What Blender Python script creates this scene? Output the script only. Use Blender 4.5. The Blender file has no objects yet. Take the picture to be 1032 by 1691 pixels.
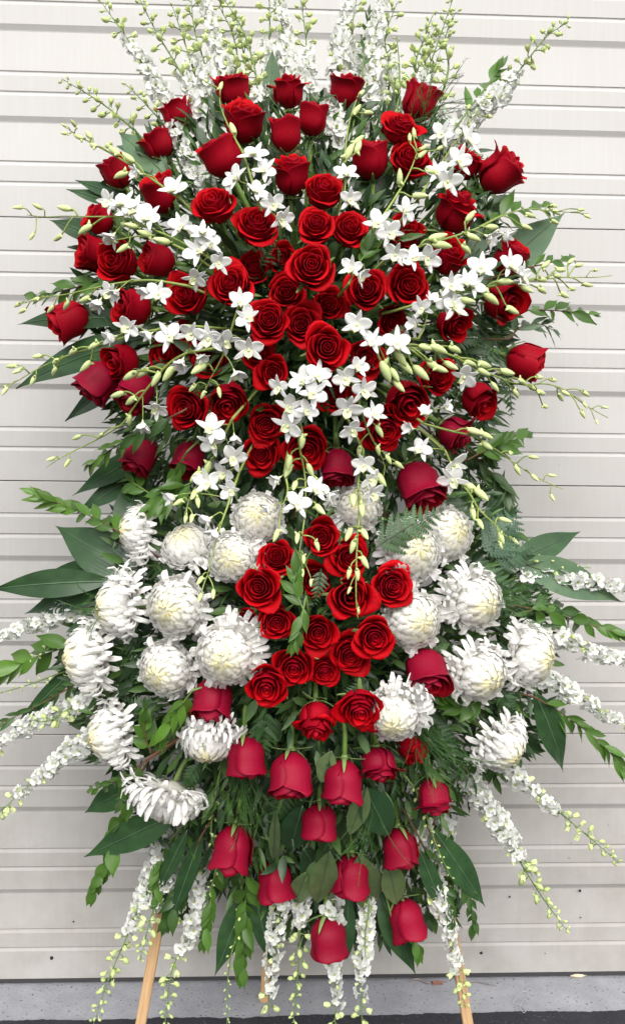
import bpy, math, random
import numpy as np
from mathutils import Vector, Matrix, noise

# ------------------------------------------------------------------ camera, sky, sun, exposure
scene = bpy.context.scene
COL = scene.collection
F_PX, W_PX, H_PX = 1400.0, 1032.0, 1691.0          # focal length of the photograph in its own pixels
YAW, PITCH, ROLL = 0.03831, -0.06214, 0.01043
CAM = Vector((0.0, -1.7686, 1.1164))
_f = Vector((math.sin(YAW)*math.cos(PITCH), math.cos(YAW)*math.cos(PITCH), math.sin(PITCH)))
_r0 = Vector((math.cos(YAW), -math.sin(YAW), 0.0))
_u0 = _r0.cross(_f)
_r = _r0*math.cos(ROLL) + _u0*math.sin(ROLL)
_u = -_r0*math.sin(ROLL) + _u0*math.cos(ROLL)
cd = bpy.data.cameras.new('camera')
cam = bpy.data.objects.new('camera', cd)
COL.objects.link(cam)
cam.matrix_world = Matrix(((_r.x, _u.x, -_f.x, CAM.x), (_r.y, _u.y, -_f.y, CAM.y), (_r.z, _u.z, -_f.z, CAM.z), (0, 0, 0, 1)))
cd.sensor_fit = 'VERTICAL'
cd.sensor_height = 24.0
cd.lens = 24.0*F_PX/H_PX
cd.clip_start = 0.02
cd.clip_end = 200.0
scene.camera = cam

SUN_EL, SUN_AZ = math.radians(42), math.radians(-22)     # azimuth from straight behind the camera, negative = left
world = bpy.data.worlds.new('World')
scene.world = world
world.use_nodes = True
wn, wl = world.node_tree.nodes, world.node_tree.links
wn.clear()
w_out = wn.new('ShaderNodeOutputWorld')
w_bg = wn.new('ShaderNodeBackground')
w_sky = wn.new('ShaderNodeTexSky')
w_sky.sky_type = 'NISHITA'
w_sky.sun_disc = False
w_sky.sun_elevation = SUN_EL
w_sky.sun_rotation = math.pi + SUN_AZ
w_sky.air_density = 1.0
w_sky.dust_density = 4.0
w_hs = wn.new('ShaderNodeHueSaturation')                  # a veiled, nearly grey sky
w_hs.inputs['Saturation'].default_value = 0.30
wl.new(w_sky.outputs[0], w_hs.inputs['Color'])
wl.new(w_hs.outputs[0], w_bg.inputs['Color'])
w_bg.inputs['Strength'].default_value = 0.13
wl.new(w_bg.outputs[0], w_out.inputs['Surface'])

sd = bpy.data.lights.new('sun', 'SUN')
sd.energy = 1.45
sd.angle = math.radians(34)
sd.color = (1.0, 0.965, 0.93)
sun = bpy.data.objects.new('sun', sd)
COL.objects.link(sun)
sdir = Vector((math.cos(SUN_EL)*math.sin(SUN_AZ), -math.cos(SUN_EL)*math.cos(SUN_AZ), math.sin(SUN_EL)))   # towards the sun
sun.rotation_euler = sdir.to_track_quat('Z', 'Y').to_euler()
sun.location = (-1.0, -3.0, 4.0)

scene.view_settings.view_transform = 'Standard'
scene.view_settings.look = 'None'
scene.view_settings.exposure = 0.75
scene.view_settings.gamma = 1.0
scene.view_settings.use_curve_mapping = False
scene.render.engine = 'CYCLES'
scene.cycles.max_bounces = 8
scene.cycles.diffuse_bounces = 6
scene.cycles.glossy_bounces = 3
scene.cycles.transmission_bounces = 4

RND = random.Random(7)

# ------------------------------------------------------------------ small helpers
def at(px, py, Y):
    """the point of the place at depth Y that the photograph shows at (px, py)"""
    d = _f*F_PX + _r*(px - W_PX/2) - _u*(py - H_PX/2)
    return CAM + d*((Y - CAM.y)/d.y)

def at_z(px, py, z):
    d = _f*F_PX + _r*(px - W_PX/2) - _u*(py - H_PX/2)
    return CAM + d*((z - CAM.z)/d.z)

def mpp(Y):
    return (Y - CAM.y)/F_PX                                # metres per pixel at depth Y

def spray_Y(px, py):
    """front surface of the flower spray: two shallow domes in front of the easel"""
    a = 1 - ((px-505)/440.0)**2 - ((py-480)/420.0)**2
    b = 1 - ((px-515)/440.0)**2 - ((py-1060)/400.0)**2
    m = max(a, b, 0.0)
    return -0.31 - 0.21*math.sqrt(m)*0.55 - 0.21*m*0.45

def link(o):
    COL.objects.link(o)
    return o

def props(o, label=None, cat=None, group=None, kind=None):
    if label: o['label'] = label
    if cat: o['category'] = cat
    if group: o['group'] = group
    if kind: o['kind'] = kind
    return o

def new_obj(name, data, parent=None, mat=None):
    o = bpy.data.objects.new(name, data)
    COL.objects.link(o)
    if parent is not None:
        o.parent = parent
    if mat is not None:
        o.matrix_basis = mat
    return o

def frame(pos, axis, roll=0.0, scale=1.0, up=None):
    """matrix with its Z along axis; X is kept as close as possible to 'up' (or world up)"""
    z = Vector(axis).normalized()
    ref = Vector(up) if up is not None else Vector((0, 0, 1))
    x = ref - z*ref.dot(z)
    if x.length < 1e-4:
        ref = Vector((0, -1, 0))
        x = ref - z*ref.dot(z)
    x.normalize()
    y = z.cross(x)
    m = Matrix((( x.x, y.x, z.x), (x.y, y.y, z.y), (x.z, y.z, z.z))) @ Matrix.Rotation(roll, 3, 'Z')
    m = m*scale
    m = m.to_4x4()
    m.translation = Vector(pos)
    return m

class MB:
    """collects faces, builds one mesh"""
    def __init__(self):
        self.v, self.f, self.m = [], [], []
    def add(self, verts, faces, mi=0):
        o = len(self.v)
        self.v.extend([tuple(p) for p in verts])
        self.f.extend([tuple(i+o for i in f) for f in faces])
        self.m.extend([mi]*len(faces))
    def grid(self, P, mi=0, flip=False):
        nv, nu = P.shape[:2]
        o = len(self.v)
        self.v.extend(map(tuple, P.reshape(-1, 3)))
        for j in range(nv-1):
            for i in range(nu-1):
                a = o + j*nu + i
                q = (a, a+1, a+nu+1, a+nu)
                self.f.append(q[::-1] if flip else q)
                self.m.append(mi)
    def slab(self, P, t, mi_front=0, mi_back=1):
        """sheet with a thickness: front grid, back grid and the rim"""
        nv, nu = P.shape[:2]
        du = np.gradient(P, axis=1); dv = np.gradient(P, axis=0)
        n = np.cross(du, dv)
        n /= (np.linalg.norm(n, axis=2, keepdims=True) + 1e-12)
        o = len(self.v)
        self.grid(P + n*t*0.5, mi_front)
        self.grid(P - n*t*0.5, mi_back, True)
        k = nv*nu
        ring = [i for i in range(nu)] + [j*nu+nu-1 for j in range(1, nv)] + [(nv-1)*nu+i for i in range(nu-2, -1, -1)] + [j*nu for j in range(nv-2, 0, -1)]
        for a, b in zip(ring, ring[1:]+ring[:1]):
            self.f.append((o+b, o+a, o+k+a, o+k+b)); self.m.append(mi_back)
    def tube(self, pts, rad, n=6, mi=0, cap=True):
        pts = [Vector(p) for p in pts]
        if not hasattr(rad, '__len__'):
            rad = [rad]*len(pts)
        o = len(self.v)
        prev = None
        for k, p in enumerate(pts):
            t = (pts[min(k+1, len(pts)-1)] - pts[max(k-1, 0)])
            t = t.normalized() if t.length > 1e-9 else Vector((0, 0, 1))
            if prev is None:
                a = Vector((0, 0, 1)) if abs(t.z) < 0.9 else Vector((1, 0, 0))
                x = (a - t*a.dot(t)).normalized()
            else:
                x = prev - t*prev.dot(t)
                x = x.normalized() if x.length > 1e-6 else prev
            prev = x
            y = t.cross(x)
            for i in range(n):
                an = 2*math.pi*i/n
                self.v.append(tuple(p + (x*math.cos(an) + y*math.sin(an))*rad[k]))
        for k in range(len(pts)-1):
            for i in range(n):
                a = o+k*n+i; b = o+k*n+(i+1) % n
                self.f.append((a, b, b+n, a+n)); self.m.append(mi)
        if cap:
            self.f.append(tuple(o+i for i in range(n))[::-1]); self.m.append(mi)
            e = o+(len(pts)-1)*n
            self.f.append(tuple(e+i for i in range(n))); self.m.append(mi)
    def box(self, c, s, mi=0):
        x, y, z = c; a, b, d = s[0]/2, s[1]/2, s[2]/2
        V = [(x+i*a, y+j*b, z+k*d) for k in (-1, 1) for j in (-1, 1) for i in (-1, 1)]
        self.add(V, [(0, 2, 3, 1), (4, 5, 7, 6), (0, 1, 5, 4), (2, 6, 7, 3), (0, 4, 6, 2), (1, 3, 7, 5)], mi)
    def xform(self, M):
        self.v = [tuple(M @ Vector(p)) for p in self.v]
        return self
    def mesh(self, name, mats, smooth=True):
        me = bpy.data.meshes.new(name)
        me.from_pydata(self.v, [], self.f)
        for m in mats:
            me.materials.append(m)
        if len(mats) > 1:
            me.polygons.foreach_set('material_index', self.m)
        me.polygons.foreach_set('use_smooth', [smooth]*len(self.f))
        me.update()
        return me

def bez(p0, p1, p2, p3, n):
    out = []
    for k in range(n+1):
        t = k/n; s = 1-t
        out.append(p0*(s*s*s) + p1*(3*s*s*t) + p2*(3*s*t*t) + p3*(t*t*t))
    return out

def spline(pts, n):
    """Catmull-Rom through pts, n samples"""
    pts = [Vector(p) for p in pts]
    if len(pts) == 2:
        return [pts[0].lerp(pts[1], k/(n-1)) for k in range(n)]
    P = [pts[0]*2-pts[1]] + pts + [pts[-1]*2-pts[-2]]
    seg = len(pts)-1
    out = []
    for k in range(n):
        x = k/(n-1)*seg
        i = min(int(x), seg-1); t = x-i
        a, b, c, d = P[i], P[i+1], P[i+2], P[i+3]
        out.append(0.5*((2*b) + (c-a)*t + (2*a-5*b+4*c-d)*t*t + (3*b-a-3*c+d)*t*t*t))
    return out

# ------------------------------------------------------------------ materials
def mat_new(name):
    m = bpy.data.materials.new(name)
    m.use_nodes = True
    nt = m.node_tree
    return m, nt, nt.nodes['Principled BSDF'], nt.nodes['Material Output']

def petal_mat(name, col, col2, rough=0.55, scale=60.0, trans=0.0, sheen=0.0, bump=0.15, rnd=0.12, spec=0.3, transcol=None, vein=None):
    m, nt, b, out = mat_new(name)
    N, L = nt.nodes, nt.links
    tc = N.new('ShaderNodeTexCoord')
    nz = N.new('ShaderNodeTexNoise'); nz.inputs['Scale'].default_value = scale; nz.inputs['Detail'].default_value = 4
    L.new(tc.outputs['Object'], nz.inputs['Vector'])
    mx = N.new('ShaderNodeMix'); mx.data_type = 'RGBA'
    mx.inputs[6].default_value = (*col, 1); mx.inputs[7].default_value = (*col2, 1)
    rp = N.new('ShaderNodeMapRange'); rp.inputs[1].default_value = 0.35; rp.inputs[2].default_value = 0.7
    L.new(nz.outputs[0], rp.inputs[0]); L.new(rp.outputs[0], mx.inputs[0])
    oi = N.new('ShaderNodeObjectInfo')
    hs = N.new('ShaderNodeHueSaturation')
    mr = N.new('ShaderNodeMapRange'); mr.inputs[3].default_value = 1-rnd; mr.inputs[4].default_value = 1+rnd
    L.new(oi.outputs['Random'], mr.inputs[0]); L.new(mr.outputs[0], hs.inputs['Value'])
    L.new(mx.outputs[2], hs.inputs['Color'])
    L.new(hs.outputs[0], b.inputs['Base Color'])
    b.inputs['Roughness'].default_value = rough
    b.inputs['Specular IOR Level'].default_value = spec
    if sheen:
        b.inputs['Sheen Weight'].default_value = sheen
        b.inputs['Sheen Roughness'].default_value = 0.4
        b.inputs['Sheen Tint'].default_value = (*[min(1, c*1.6+0.05) for c in col], 1)
    if bump:
        n2 = N.new('ShaderNodeTexNoise'); n2.inputs['Scale'].default_value = scale*7; n2.inputs['Detail'].default_value = 2
        L.new(tc.outputs['Object'], n2.inputs['Vector'])
        bp = N.new('ShaderNodeBump'); bp.inputs['Strength'].default_value = bump; bp.inputs['Distance'].default_value = 0.001
        L.new(n2.outputs[0], bp.inputs['Height']); L.new(bp.outputs[0], b.inputs['Normal'])
    if trans:
        tr = N.new('ShaderNodeBsdfTranslucent')
        if transcol: tr.inputs['Color'].default_value = (*transcol, 1)
        else: L.new(hs.outputs[0], tr.inputs['Color'])
        ms = N.new('ShaderNodeMixShader'); ms.inputs[0].default_value = trans
        L.new(b.outputs[0], ms.inputs[1]); L.new(tr.outputs[0], ms.inputs[2]); L.new(ms.outputs[0], out.inputs['Surface'])
    return m

M = {}
M['rose_in'] = petal_mat('rose_petal_inside', (0.56, 0.0014, 0.0065), (0.40, 0.0011, 0.0050), 0.6, 30, sheen=0.0, bump=0.12, spec=0.10, trans=0.16, transcol=(0.55, 0.004, 0.010))
M['rose_out'] = petal_mat('rose_petal_outside', (0.37, 0.0016, 0.013), (0.26, 0.0012, 0.010), 0.6, 30, sheen=0.0, bump=0.12, spec=0.12, trans=0.12, transcol=(0.5, 0.004, 0.012))
M['crim_in'] = petal_mat('crimson_petal_inside', (0.33, 0.0014, 0.009), (0.25, 0.0011, 0.007), 0.6, 30, sheen=0.0, bump=0.12, spec=0.12)
M['crim_out'] = petal_mat('crimson_petal_outside', (0.255, 0.0018, 0.023), (0.19, 0.0014, 0.015), 0.55, 30, sheen=0.0, bump=0.12, spec=0.16)
M['mum_white'] = petal_mat('mum_petal_white', (0.93, 0.925, 0.90), (0.90, 0.895, 0.865), 0.6, 40, trans=0.42, bump=0.1, rnd=0.04)
M['mum_ivory'] = petal_mat('mum_petal_ivory', (0.89, 0.88, 0.80), (0.86, 0.85, 0.74), 0.6, 40, trans=0.38, bump=0.1, rnd=0.04)
M['mum_cream'] = petal_mat('mum_petal_cream', (0.88, 0.84, 0.58), (0.86, 0.80, 0.48), 0.6, 40, trans=0.25, bump=0.1, rnd=0.04)
M['lark_white'] = petal_mat('larkspur_petal', (0.82, 0.83, 0.81), (0.76, 0.785, 0.72), 0.55, 120, trans=0.3, bump=0.1, rnd=0.05)
M['lark_eye'] = petal_mat('larkspur_eye', (0.50, 0.56, 0.20), (0.42, 0.46, 0.14), 0.6, 200, bump=0.0)
M['lark_half'] = petal_mat('larkspur_half_open', (0.74, 0.82, 0.46), (0.66, 0.75, 0.36), 0.55, 200, trans=0.2, bump=0.1)
M['lark_bud'] = petal_mat('larkspur_bud', (0.48, 0.60, 0.21), (0.60, 0.69, 0.33), 0.5, 250, trans=0.15, bump=0.1, rnd=0.15)
M['lark_stem'] = petal_mat('larkspur_stem', (0.17, 0.26, 0.07), (0.12, 0.20, 0.055), 0.5, 80, bump=0.1)
M['orchid_white'] = petal_mat('orchid_petal', (0.90, 0.905, 0.90), (0.87, 0.88, 0.85), 0.5, 60, trans=0.25, bump=0.08, rnd=0.04)
M['orchid_lip'] = petal_mat('orchid_lip', (0.84, 0.87, 0.60), (0.78, 0.83, 0.46), 0.45, 150, trans=0.15, bump=0.1, rnd=0.08)
M['orchid_bud'] = petal_mat('orchid_bud', (0.58, 0.69, 0.27), (0.66, 0.74, 0.40), 0.42, 60, trans=0.1, bump=0.08, rnd=0.12)
M['orchid_stem'] = petal_mat('orchid_stem', (0.28, 0.36, 0.09), (0.20, 0.27, 0.07), 0.45, 60, bump=0.08)
M['rose_stem'] = petal_mat('rose_stem', (0.20, 0.33, 0.07), (0.14, 0.25, 0.06), 0.45, 60, bump=0.08)
M['sepal'] = petal_mat('rose_sepal', (0.17, 0.28, 0.075), (0.24, 0.34, 0.12), 0.5, 100, trans=0.1, bump=0.1)

def leaf_mat(name, col, col2, rough=0.38, vein=220.0, trans=0.10, rnd=0.25, spec=0.45):
    col = (col[0]*1.25, col[1]*1.18, col[2]*0.95); col2 = (col2[0]*1.2, col2[1]*1.12, col2[2]*0.95)
    m = petal_mat(name, col, col2, rough, 45, trans=trans, bump=0.0, rnd=rnd, spec=spec, transcol=(col[0]*1.8+0.02, col[1]*1.8+0.03, col[2]*0.9))
    nt = m.node_tree; N, L = nt.nodes, nt.links
    b = N['Principled BSDF']
    at_ = N.new('ShaderNodeAttribute'); at_.attribute_name = 'leaf_uv'
    sx = N.new('ShaderNodeSeparateXYZ'); L.new(at_.outputs['Vector'], sx.inputs[0])
    mu = N.new('ShaderNodeMath'); mu.operation = 'MULTIPLY'; mu.inputs[1].default_value = vein
    L.new(sx.outputs[0], mu.inputs[0])
    sn = N.new('ShaderNodeMath'); sn.operation = 'SINE'; L.new(mu.outputs[0], sn.inputs[0])
    bp = N.new('ShaderNodeBump'); bp.inputs['Strength'].default_value = 0.07; bp.inputs['Distance'].default_value = 0.0006
    L.new(sn.outputs[0], bp.inputs['Height']); L.new(bp.outputs[0], b.inputs['Normal'])
    return m
M['blade'] = leaf_mat('aspidistra_leaf', (0.028, 0.075, 0.030), (0.020, 0.052, 0.024), 0.33, 40, 0.08)
M['blade_grey'] = leaf_mat('grey_green_leaf', (0.075, 0.135, 0.085), (0.055, 0.11, 0.07), 0.42, 40, 0.08)
M['ruscus_dark'] = leaf_mat('ruscus_dark', (0.035, 0.085, 0.022), (0.024, 0.060, 0.018), 0.36, 30)
M['ruscus_mid'] = leaf_mat('ruscus_mid', (0.058, 0.135, 0.024), (0.040, 0.10, 0.020), 0.36, 30, 0.14)
M['ruscus_lime'] = leaf_mat('ruscus_lime', (0.078, 0.175, 0.026), (0.058, 0.14, 0.022), 0.36, 30, 0.18)
M['fern'] = leaf_mat('leatherleaf', (0.032, 0.085, 0.028), (0.022, 0.06, 0.022), 0.42, 10)
M['fern_blue'] = leaf_mat('blue_green_fern', (0.045, 0.10, 0.062), (0.032, 0.08, 0.05), 0.45, 10)
M['rose_leaf'] = leaf_mat('rose_leaf', (0.10, 0.155, 0.075), (0.075, 0.125, 0.06), 0.42, 20)
M['rose_leaf_dark'] = leaf_mat('rose_leaf_dark', (0.022, 0.06, 0.028), (0.016, 0.045, 0.022), 0.36, 20)
M['fill_a'] = leaf_mat('inner_leaf_dark', (0.022, 0.055, 0.020), (0.014, 0.038, 0.015), 0.42, 20, 0.06)
M['fill_b'] = leaf_mat('inner_leaf_green', (0.050, 0.112, 0.028), (0.034, 0.08, 0.022), 0.45, 20, 0.08)
M['wisp'] = petal_mat('wispy_fern', (0.06, 0.14, 0.035), (0.045, 0.11, 0.03), 0.5, 40, bump=0)
M['twig'] = petal_mat('brown_twig', (0.16, 0.075, 0.04), (0.10, 0.06, 0.03), 0.6, 60, bump=0.2)
M['foam'] = petal_mat('floral_foam', (0.02, 0.05, 0.022), (0.015, 0.04, 0.018), 0.9, 300, bump=0.4)

# ------------------------------------------------------------------ the setting: door, apron, asphalt
def door_mat():
    m, nt, b, out = mat_new('painted_door_steel')
    N, L = nt.nodes, nt.links
    tc = N.new('ShaderNodeTexCoord')
    mp = N.new('ShaderNodeMapping'); mp.inputs['Scale'].default_value = (34, 34, 1.6)
    L.new(tc.outputs['Object'], mp.inputs['Vector'])
    st = N.new('ShaderNodeTexNoise'); st.inputs['Scale'].default_value = 3.0; st.inputs['Detail'].default_value = 5
    L.new(mp.outputs[0], st.inputs['Vector'])
    big = N.new('ShaderNodeTexNoise'); big.inputs['Scale'].default_value = 2.4; big.inputs['Detail'].default_value = 6
    L.new(tc.outputs['Object'], big.inputs['Vector'])
    c1 = N.new('ShaderNodeMix'); c1.data_type = 'RGBA'
    c1.inputs[6].default_value = (0.470, 0.464, 0.452, 1); c1.inputs[7].default_value = (0.520, 0.513, 0.500, 1)
    L.new(st.outputs[0], c1.inputs[0])
    c2 = N.new('ShaderNodeMix'); c2.data_type = 'RGBA'; c2.blend_type = 'MULTIPLY'
    r2 = N.new('ShaderNodeMapRange'); r2.inputs[1].default_value = 0.35; r2.inputs[2].default_value = 0.75; r2.inputs[3].default_value = 0.0; r2.inputs[4].default_value = 0.5
    L.new(big.outputs[0], r2.inputs[0]); L.new(r2.outputs[0], c2.inputs[0])
    L.new(c1.outputs[2], c2.inputs[6]); c2.inputs[7].default_value = (0.90, 0.885, 0.86, 1)
    # light falloff down the door painted as colour, with blotchy dust and splash marks
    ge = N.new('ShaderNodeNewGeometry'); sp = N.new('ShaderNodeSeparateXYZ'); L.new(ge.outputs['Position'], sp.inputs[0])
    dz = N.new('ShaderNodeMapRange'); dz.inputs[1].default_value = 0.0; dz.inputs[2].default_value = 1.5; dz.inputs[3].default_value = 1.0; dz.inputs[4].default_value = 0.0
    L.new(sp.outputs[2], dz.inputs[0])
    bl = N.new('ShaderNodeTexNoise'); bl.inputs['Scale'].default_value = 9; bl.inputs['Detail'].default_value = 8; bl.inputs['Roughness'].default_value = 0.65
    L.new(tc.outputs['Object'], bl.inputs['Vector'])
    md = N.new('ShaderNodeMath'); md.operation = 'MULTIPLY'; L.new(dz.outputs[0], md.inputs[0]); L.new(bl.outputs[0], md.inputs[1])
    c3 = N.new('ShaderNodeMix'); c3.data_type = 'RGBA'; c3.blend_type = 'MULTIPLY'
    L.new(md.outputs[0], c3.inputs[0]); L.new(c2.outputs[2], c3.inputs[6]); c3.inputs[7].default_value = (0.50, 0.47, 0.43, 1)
    vo = N.new('ShaderNodeTexVoronoi'); vo.inputs['Scale'].default_value = 30; vo.inputs['Randomness'].default_value = 1.0
    L.new(tc.outputs['Object'], vo.inputs['Vector'])
    vs = N.new('ShaderNodeMapRange'); vs.inputs[1].default_value = 0.03; vs.inputs[2].default_value = 0.075; vs.inputs[3].default_value = 1.0; vs.inputs[4].default_value = 0.0
    L.new(vo.outputs['Distance'], vs.inputs[0])
    gate = N.new('ShaderNodeTexNoise'); gate.inputs['Scale'].default_value = 6.0; L.new(tc.outputs['Object'], gate.inputs['Vector'])
    g2 = N.new('ShaderNodeMapRange'); g2.inputs[1].default_value = 0.50; g2.inputs[2].default_value = 0.62; L.new(gate.outputs[0], g2.inputs[0])
    m1 = N.new('ShaderNodeMath'); m1.operation = 'MULTIPLY'; L.new(vs.outputs[0], m1.inputs[0]); L.new(g2.outputs[0], m1.inputs[1])
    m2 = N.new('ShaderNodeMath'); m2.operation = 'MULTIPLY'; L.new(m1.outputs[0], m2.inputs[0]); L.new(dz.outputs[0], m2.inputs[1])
    c4 = N.new('ShaderNodeMix'); c4.data_type = 'RGBA'
    L.new(m2.outputs[0], c4.inputs[0]); L.new(c3.outputs[2], c4.inputs[6]); c4.inputs[7].default_value = (0.12, 0.10, 0.085, 1)
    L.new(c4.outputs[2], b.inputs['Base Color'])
    b.inputs['Roughness'].default_value = 0.55
    b.inputs['Specular IOR Level'].default_value = 0.35
    bp = N.new('ShaderNodeBump'); bp.inputs['Strength'].default_value = 0.12; bp.inputs['Distance'].default_value = 0.002
    L.new(st.outputs[0], bp.inputs['Height']); L.new(bp.outputs[0], b.inputs['Normal'])
    return m

def ground_mat(name, c1, c2, scale, bump, spots=None, rough=0.85):
    m, nt, b, out = mat_new(name)
    N, L = nt.nodes, nt.links
    tc = N.new('ShaderNodeTexCoord')
    n1 = N.new('ShaderNodeTexNoise'); n1.inputs['Scale'].default_value = scale; n1.inputs['Detail'].default_value = 8; n1.inputs['Roughness'].default_value = 0.7
    L.new(tc.outputs['Object'], n1.inputs['Vector'])
    mx = N.new('ShaderNodeMix'); mx.data_type = 'RGBA'; mx.inputs[6].default_value = (*c1, 1); mx.inputs[7].default_value = (*c2, 1)
    r = N.new('ShaderNodeMapRange'); r.inputs[1].default_value = 0.3; r.inputs[2].default_value = 0.7
    L.new(n1.outputs[0], r.inputs[0]); L.new(r.outputs[0], mx.inputs[0])
    last = mx.outputs[2]
    if spots:
        v = N.new('ShaderNodeTexNoise'); v.inputs['Scale'].default_value = 160; v.inputs['Detail'].default_value = 3
        L.new(tc.outputs['Object'], v.inputs['Vector'])
        vr = N.new('ShaderNodeMapRange'); vr.inputs[1].default_value = 0.64; vr.inputs[2].default_value = 0.69
        L.new(v.outputs[0], vr.inputs[0])
        m2 = N.new('ShaderNodeMix'); m2.data_type = 'RGBA'; L.new(vr.outputs[0], m2.inputs[0]); L.new(last, m2.inputs[6]); m2.inputs[7].default_value = (*spots, 1)
        last = m2.outputs[2]
    L.new(last, b.inputs['Base Color'])
    b.inputs['Roughness'].default_value = rough
    n3 = N.new('ShaderNodeTexNoise'); n3.inputs['Scale'].default_value = scale*12; n3.inputs['Detail'].default_value = 4
    L.new(tc.outputs['Object'], n3.inputs['Vector'])
    bp = N.new('ShaderNodeBump'); bp.inputs['Strength'].default_value = bump; bp.inputs['Distance'].default_value = 0.003
    L.new(n3.outputs[0], bp.inputs['Height']); L.new(bp.outputs[0], b.inputs['Normal'])
    return m

def plain_mat(name, col, rough=0.6):
    m, nt, b, out = mat_new(name)
    N, L = nt.nodes, nt.links
    tc = N.new('ShaderNodeTexCoord')
    n1 = N.new('ShaderNodeTexNoise'); n1.inputs['Scale'].default_value = 90; n1.inputs['Detail'].default_value = 4
    L.new(tc.outputs['Object'], n1.inputs['Vector'])
    mx = N.new('ShaderNodeMix'); mx.data_type = 'RGBA'
    mx.inputs[6].default_value = (*[c*0.8 for c in col], 1); mx.inputs[7].default_value = (*[min(1, c*1.15) for c in col], 1)
    L.new(n1.outputs[0], mx.inputs[0]); L.new(mx.outputs[2], b.inputs['Base Color'])
    b.inputs['Roughness'].default_value = rough
    return m

def wood_mat():
    m, nt, b, out = mat_new('easel_wood')
    N, L = nt.nodes, nt.links
    tc = N.new('ShaderNodeTexCoord')
    mp = N.new('ShaderNodeMapping'); mp.inputs['Scale'].default_value = (90, 90, 5)
    L.new(tc.outputs['Object'], mp.inputs['Vector'])
    n1 = N.new('ShaderNodeTexNoise'); n1.inputs['Scale'].default_value = 2.0; n1.inputs['Detail'].default_value = 6; n1.inputs['Distortion'].default_value = 0.4
    L.new(mp.outputs[0], n1.inputs['Vector'])
    mx = N.new('ShaderNodeMix'); mx.data_type = 'RGBA'; mx.inputs[6].default_value = (0.40, 0.24, 0.115, 1); mx.inputs[7].default_value = (0.58, 0.38, 0.21, 1)
    r = N.new('ShaderNodeMapRange'); r.inputs[1].default_value = 0.3; r.inputs[2].default_value = 0.7
    L.new(n1.outputs[0], r.inputs[0]); L.new(r.outputs[0], mx.inputs[0]); L.new(mx.outputs[2], b.inputs['Base Color'])
    b.inputs['Roughness'].default_value = 0.5
    bp = N.new('ShaderNodeBump'); bp.inputs['Strength'].default_value = 0.15; bp.inputs['Distance'].default_value = 0.001
    L.new(n1.outputs[0], bp.inputs['Height']); L.new(bp.outputs[0], b.inputs['Normal'])
    return m

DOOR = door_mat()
SEAL = plain_mat('rubber_seal', (0.035, 0.034, 0.036), 0.7)
DARK = plain_mat('dark_void', (0.012, 0.012, 0.012), 0.9)

# profile of one door section, measured from its top edge: (millimetres down, millimetres into the door)
PROFILE = [(1.0, 16), (1.0, 1.2), (2.2, 0), (65.5, 0), (67.6, 1.9), (69.4, 1.9), (75, 0), (108.5, 0), (110.6, 1.9), (112.4, 1.9), (118, 0.0),
           (155, 0), (157, 1.0), (165, 4.6), (167.5, 5.2), (204, 3.4), (245, 1.0), (247, 2.8), (249, 2.8), (255, 0.5),
           (284.5, 0.5), (286.8, 2.3), (288.6, 2.3), (294, 0), (334, 0), (336, 1.0), (343.5, 4.6), (346, 5.2), (382, 3.4), (421, 1.0),
           (423, 2.8), (425, 2.8), (431, 0.5), (461.5, 0.5), (463.8, 2.3), (465.6, 2.3), (471, 0), (531.4, 0), (532.4, 1.0), (532.4, 16)]
DX0, DX1, SEC = -1.9, 2.1, 0.533
door = link(bpy.data.objects.new('roll_up_door', None))
props(door, 'white ribbed steel roll-up door behind the flowers', 'door')
mb = MB()
V = [(x, d/1000.0, -o/1000.0) for o, d in PROFILE for x in (DX0, DX1)]
n = len(PROFILE)
mb.add(V, [(2*i, 2*i+2, 2*i+3, 2*i+1) for i in range(n-1)])
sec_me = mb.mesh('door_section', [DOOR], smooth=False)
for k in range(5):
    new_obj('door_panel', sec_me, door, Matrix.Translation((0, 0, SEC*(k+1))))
mb = MB(); mb.box(((DX0+DX1)/2, 0.028, 1.33), (DX1-DX0, 0.02, 2.70)); new_obj('backing_sheet', mb.mesh('backing_sheet', [DARK], False), door)
mb = MB(); mb.box(((DX0+DX1)/2, 0.010, -0.0030), (DX1-DX0, 0.02, 0.007)); new_obj('bottom_seal', mb.mesh('bottom_seal', [SEAL], False), door)
for (px, py, r) in ((957, 1471, 3.0), (958, 1515, 1.5), (794, 1574, 3.2), (841, 1481, 2.0), (86, 1582, 3.6), (122, 1522, 1.6), (700, 1543, 1.4)):
    c = at(px, py, -0.0004)
    q = MB(); ang = [2*math.pi*i/9 for i in range(9)]
    rr = [r*0.0012*RND.uniform(0.75, 1.2) for _ in ang]
    q.add([(math.cos(a)*s, 0, math.sin(a)*s) for a, s in zip(ang, rr)] + [(math.cos(a)*s*0.6, -0.0008, math.sin(a)*s*0.6) for a, s in zip(ang, rr)],
          [(i, (i+1) % 9, 9+(i+1) % 9, 9+i) for i in range(9)] + [tuple(range(9, 18))])
    new_obj('screw_head', q.mesh('screw_head', [DARK]), door, Matrix.Translation(c))

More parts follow.
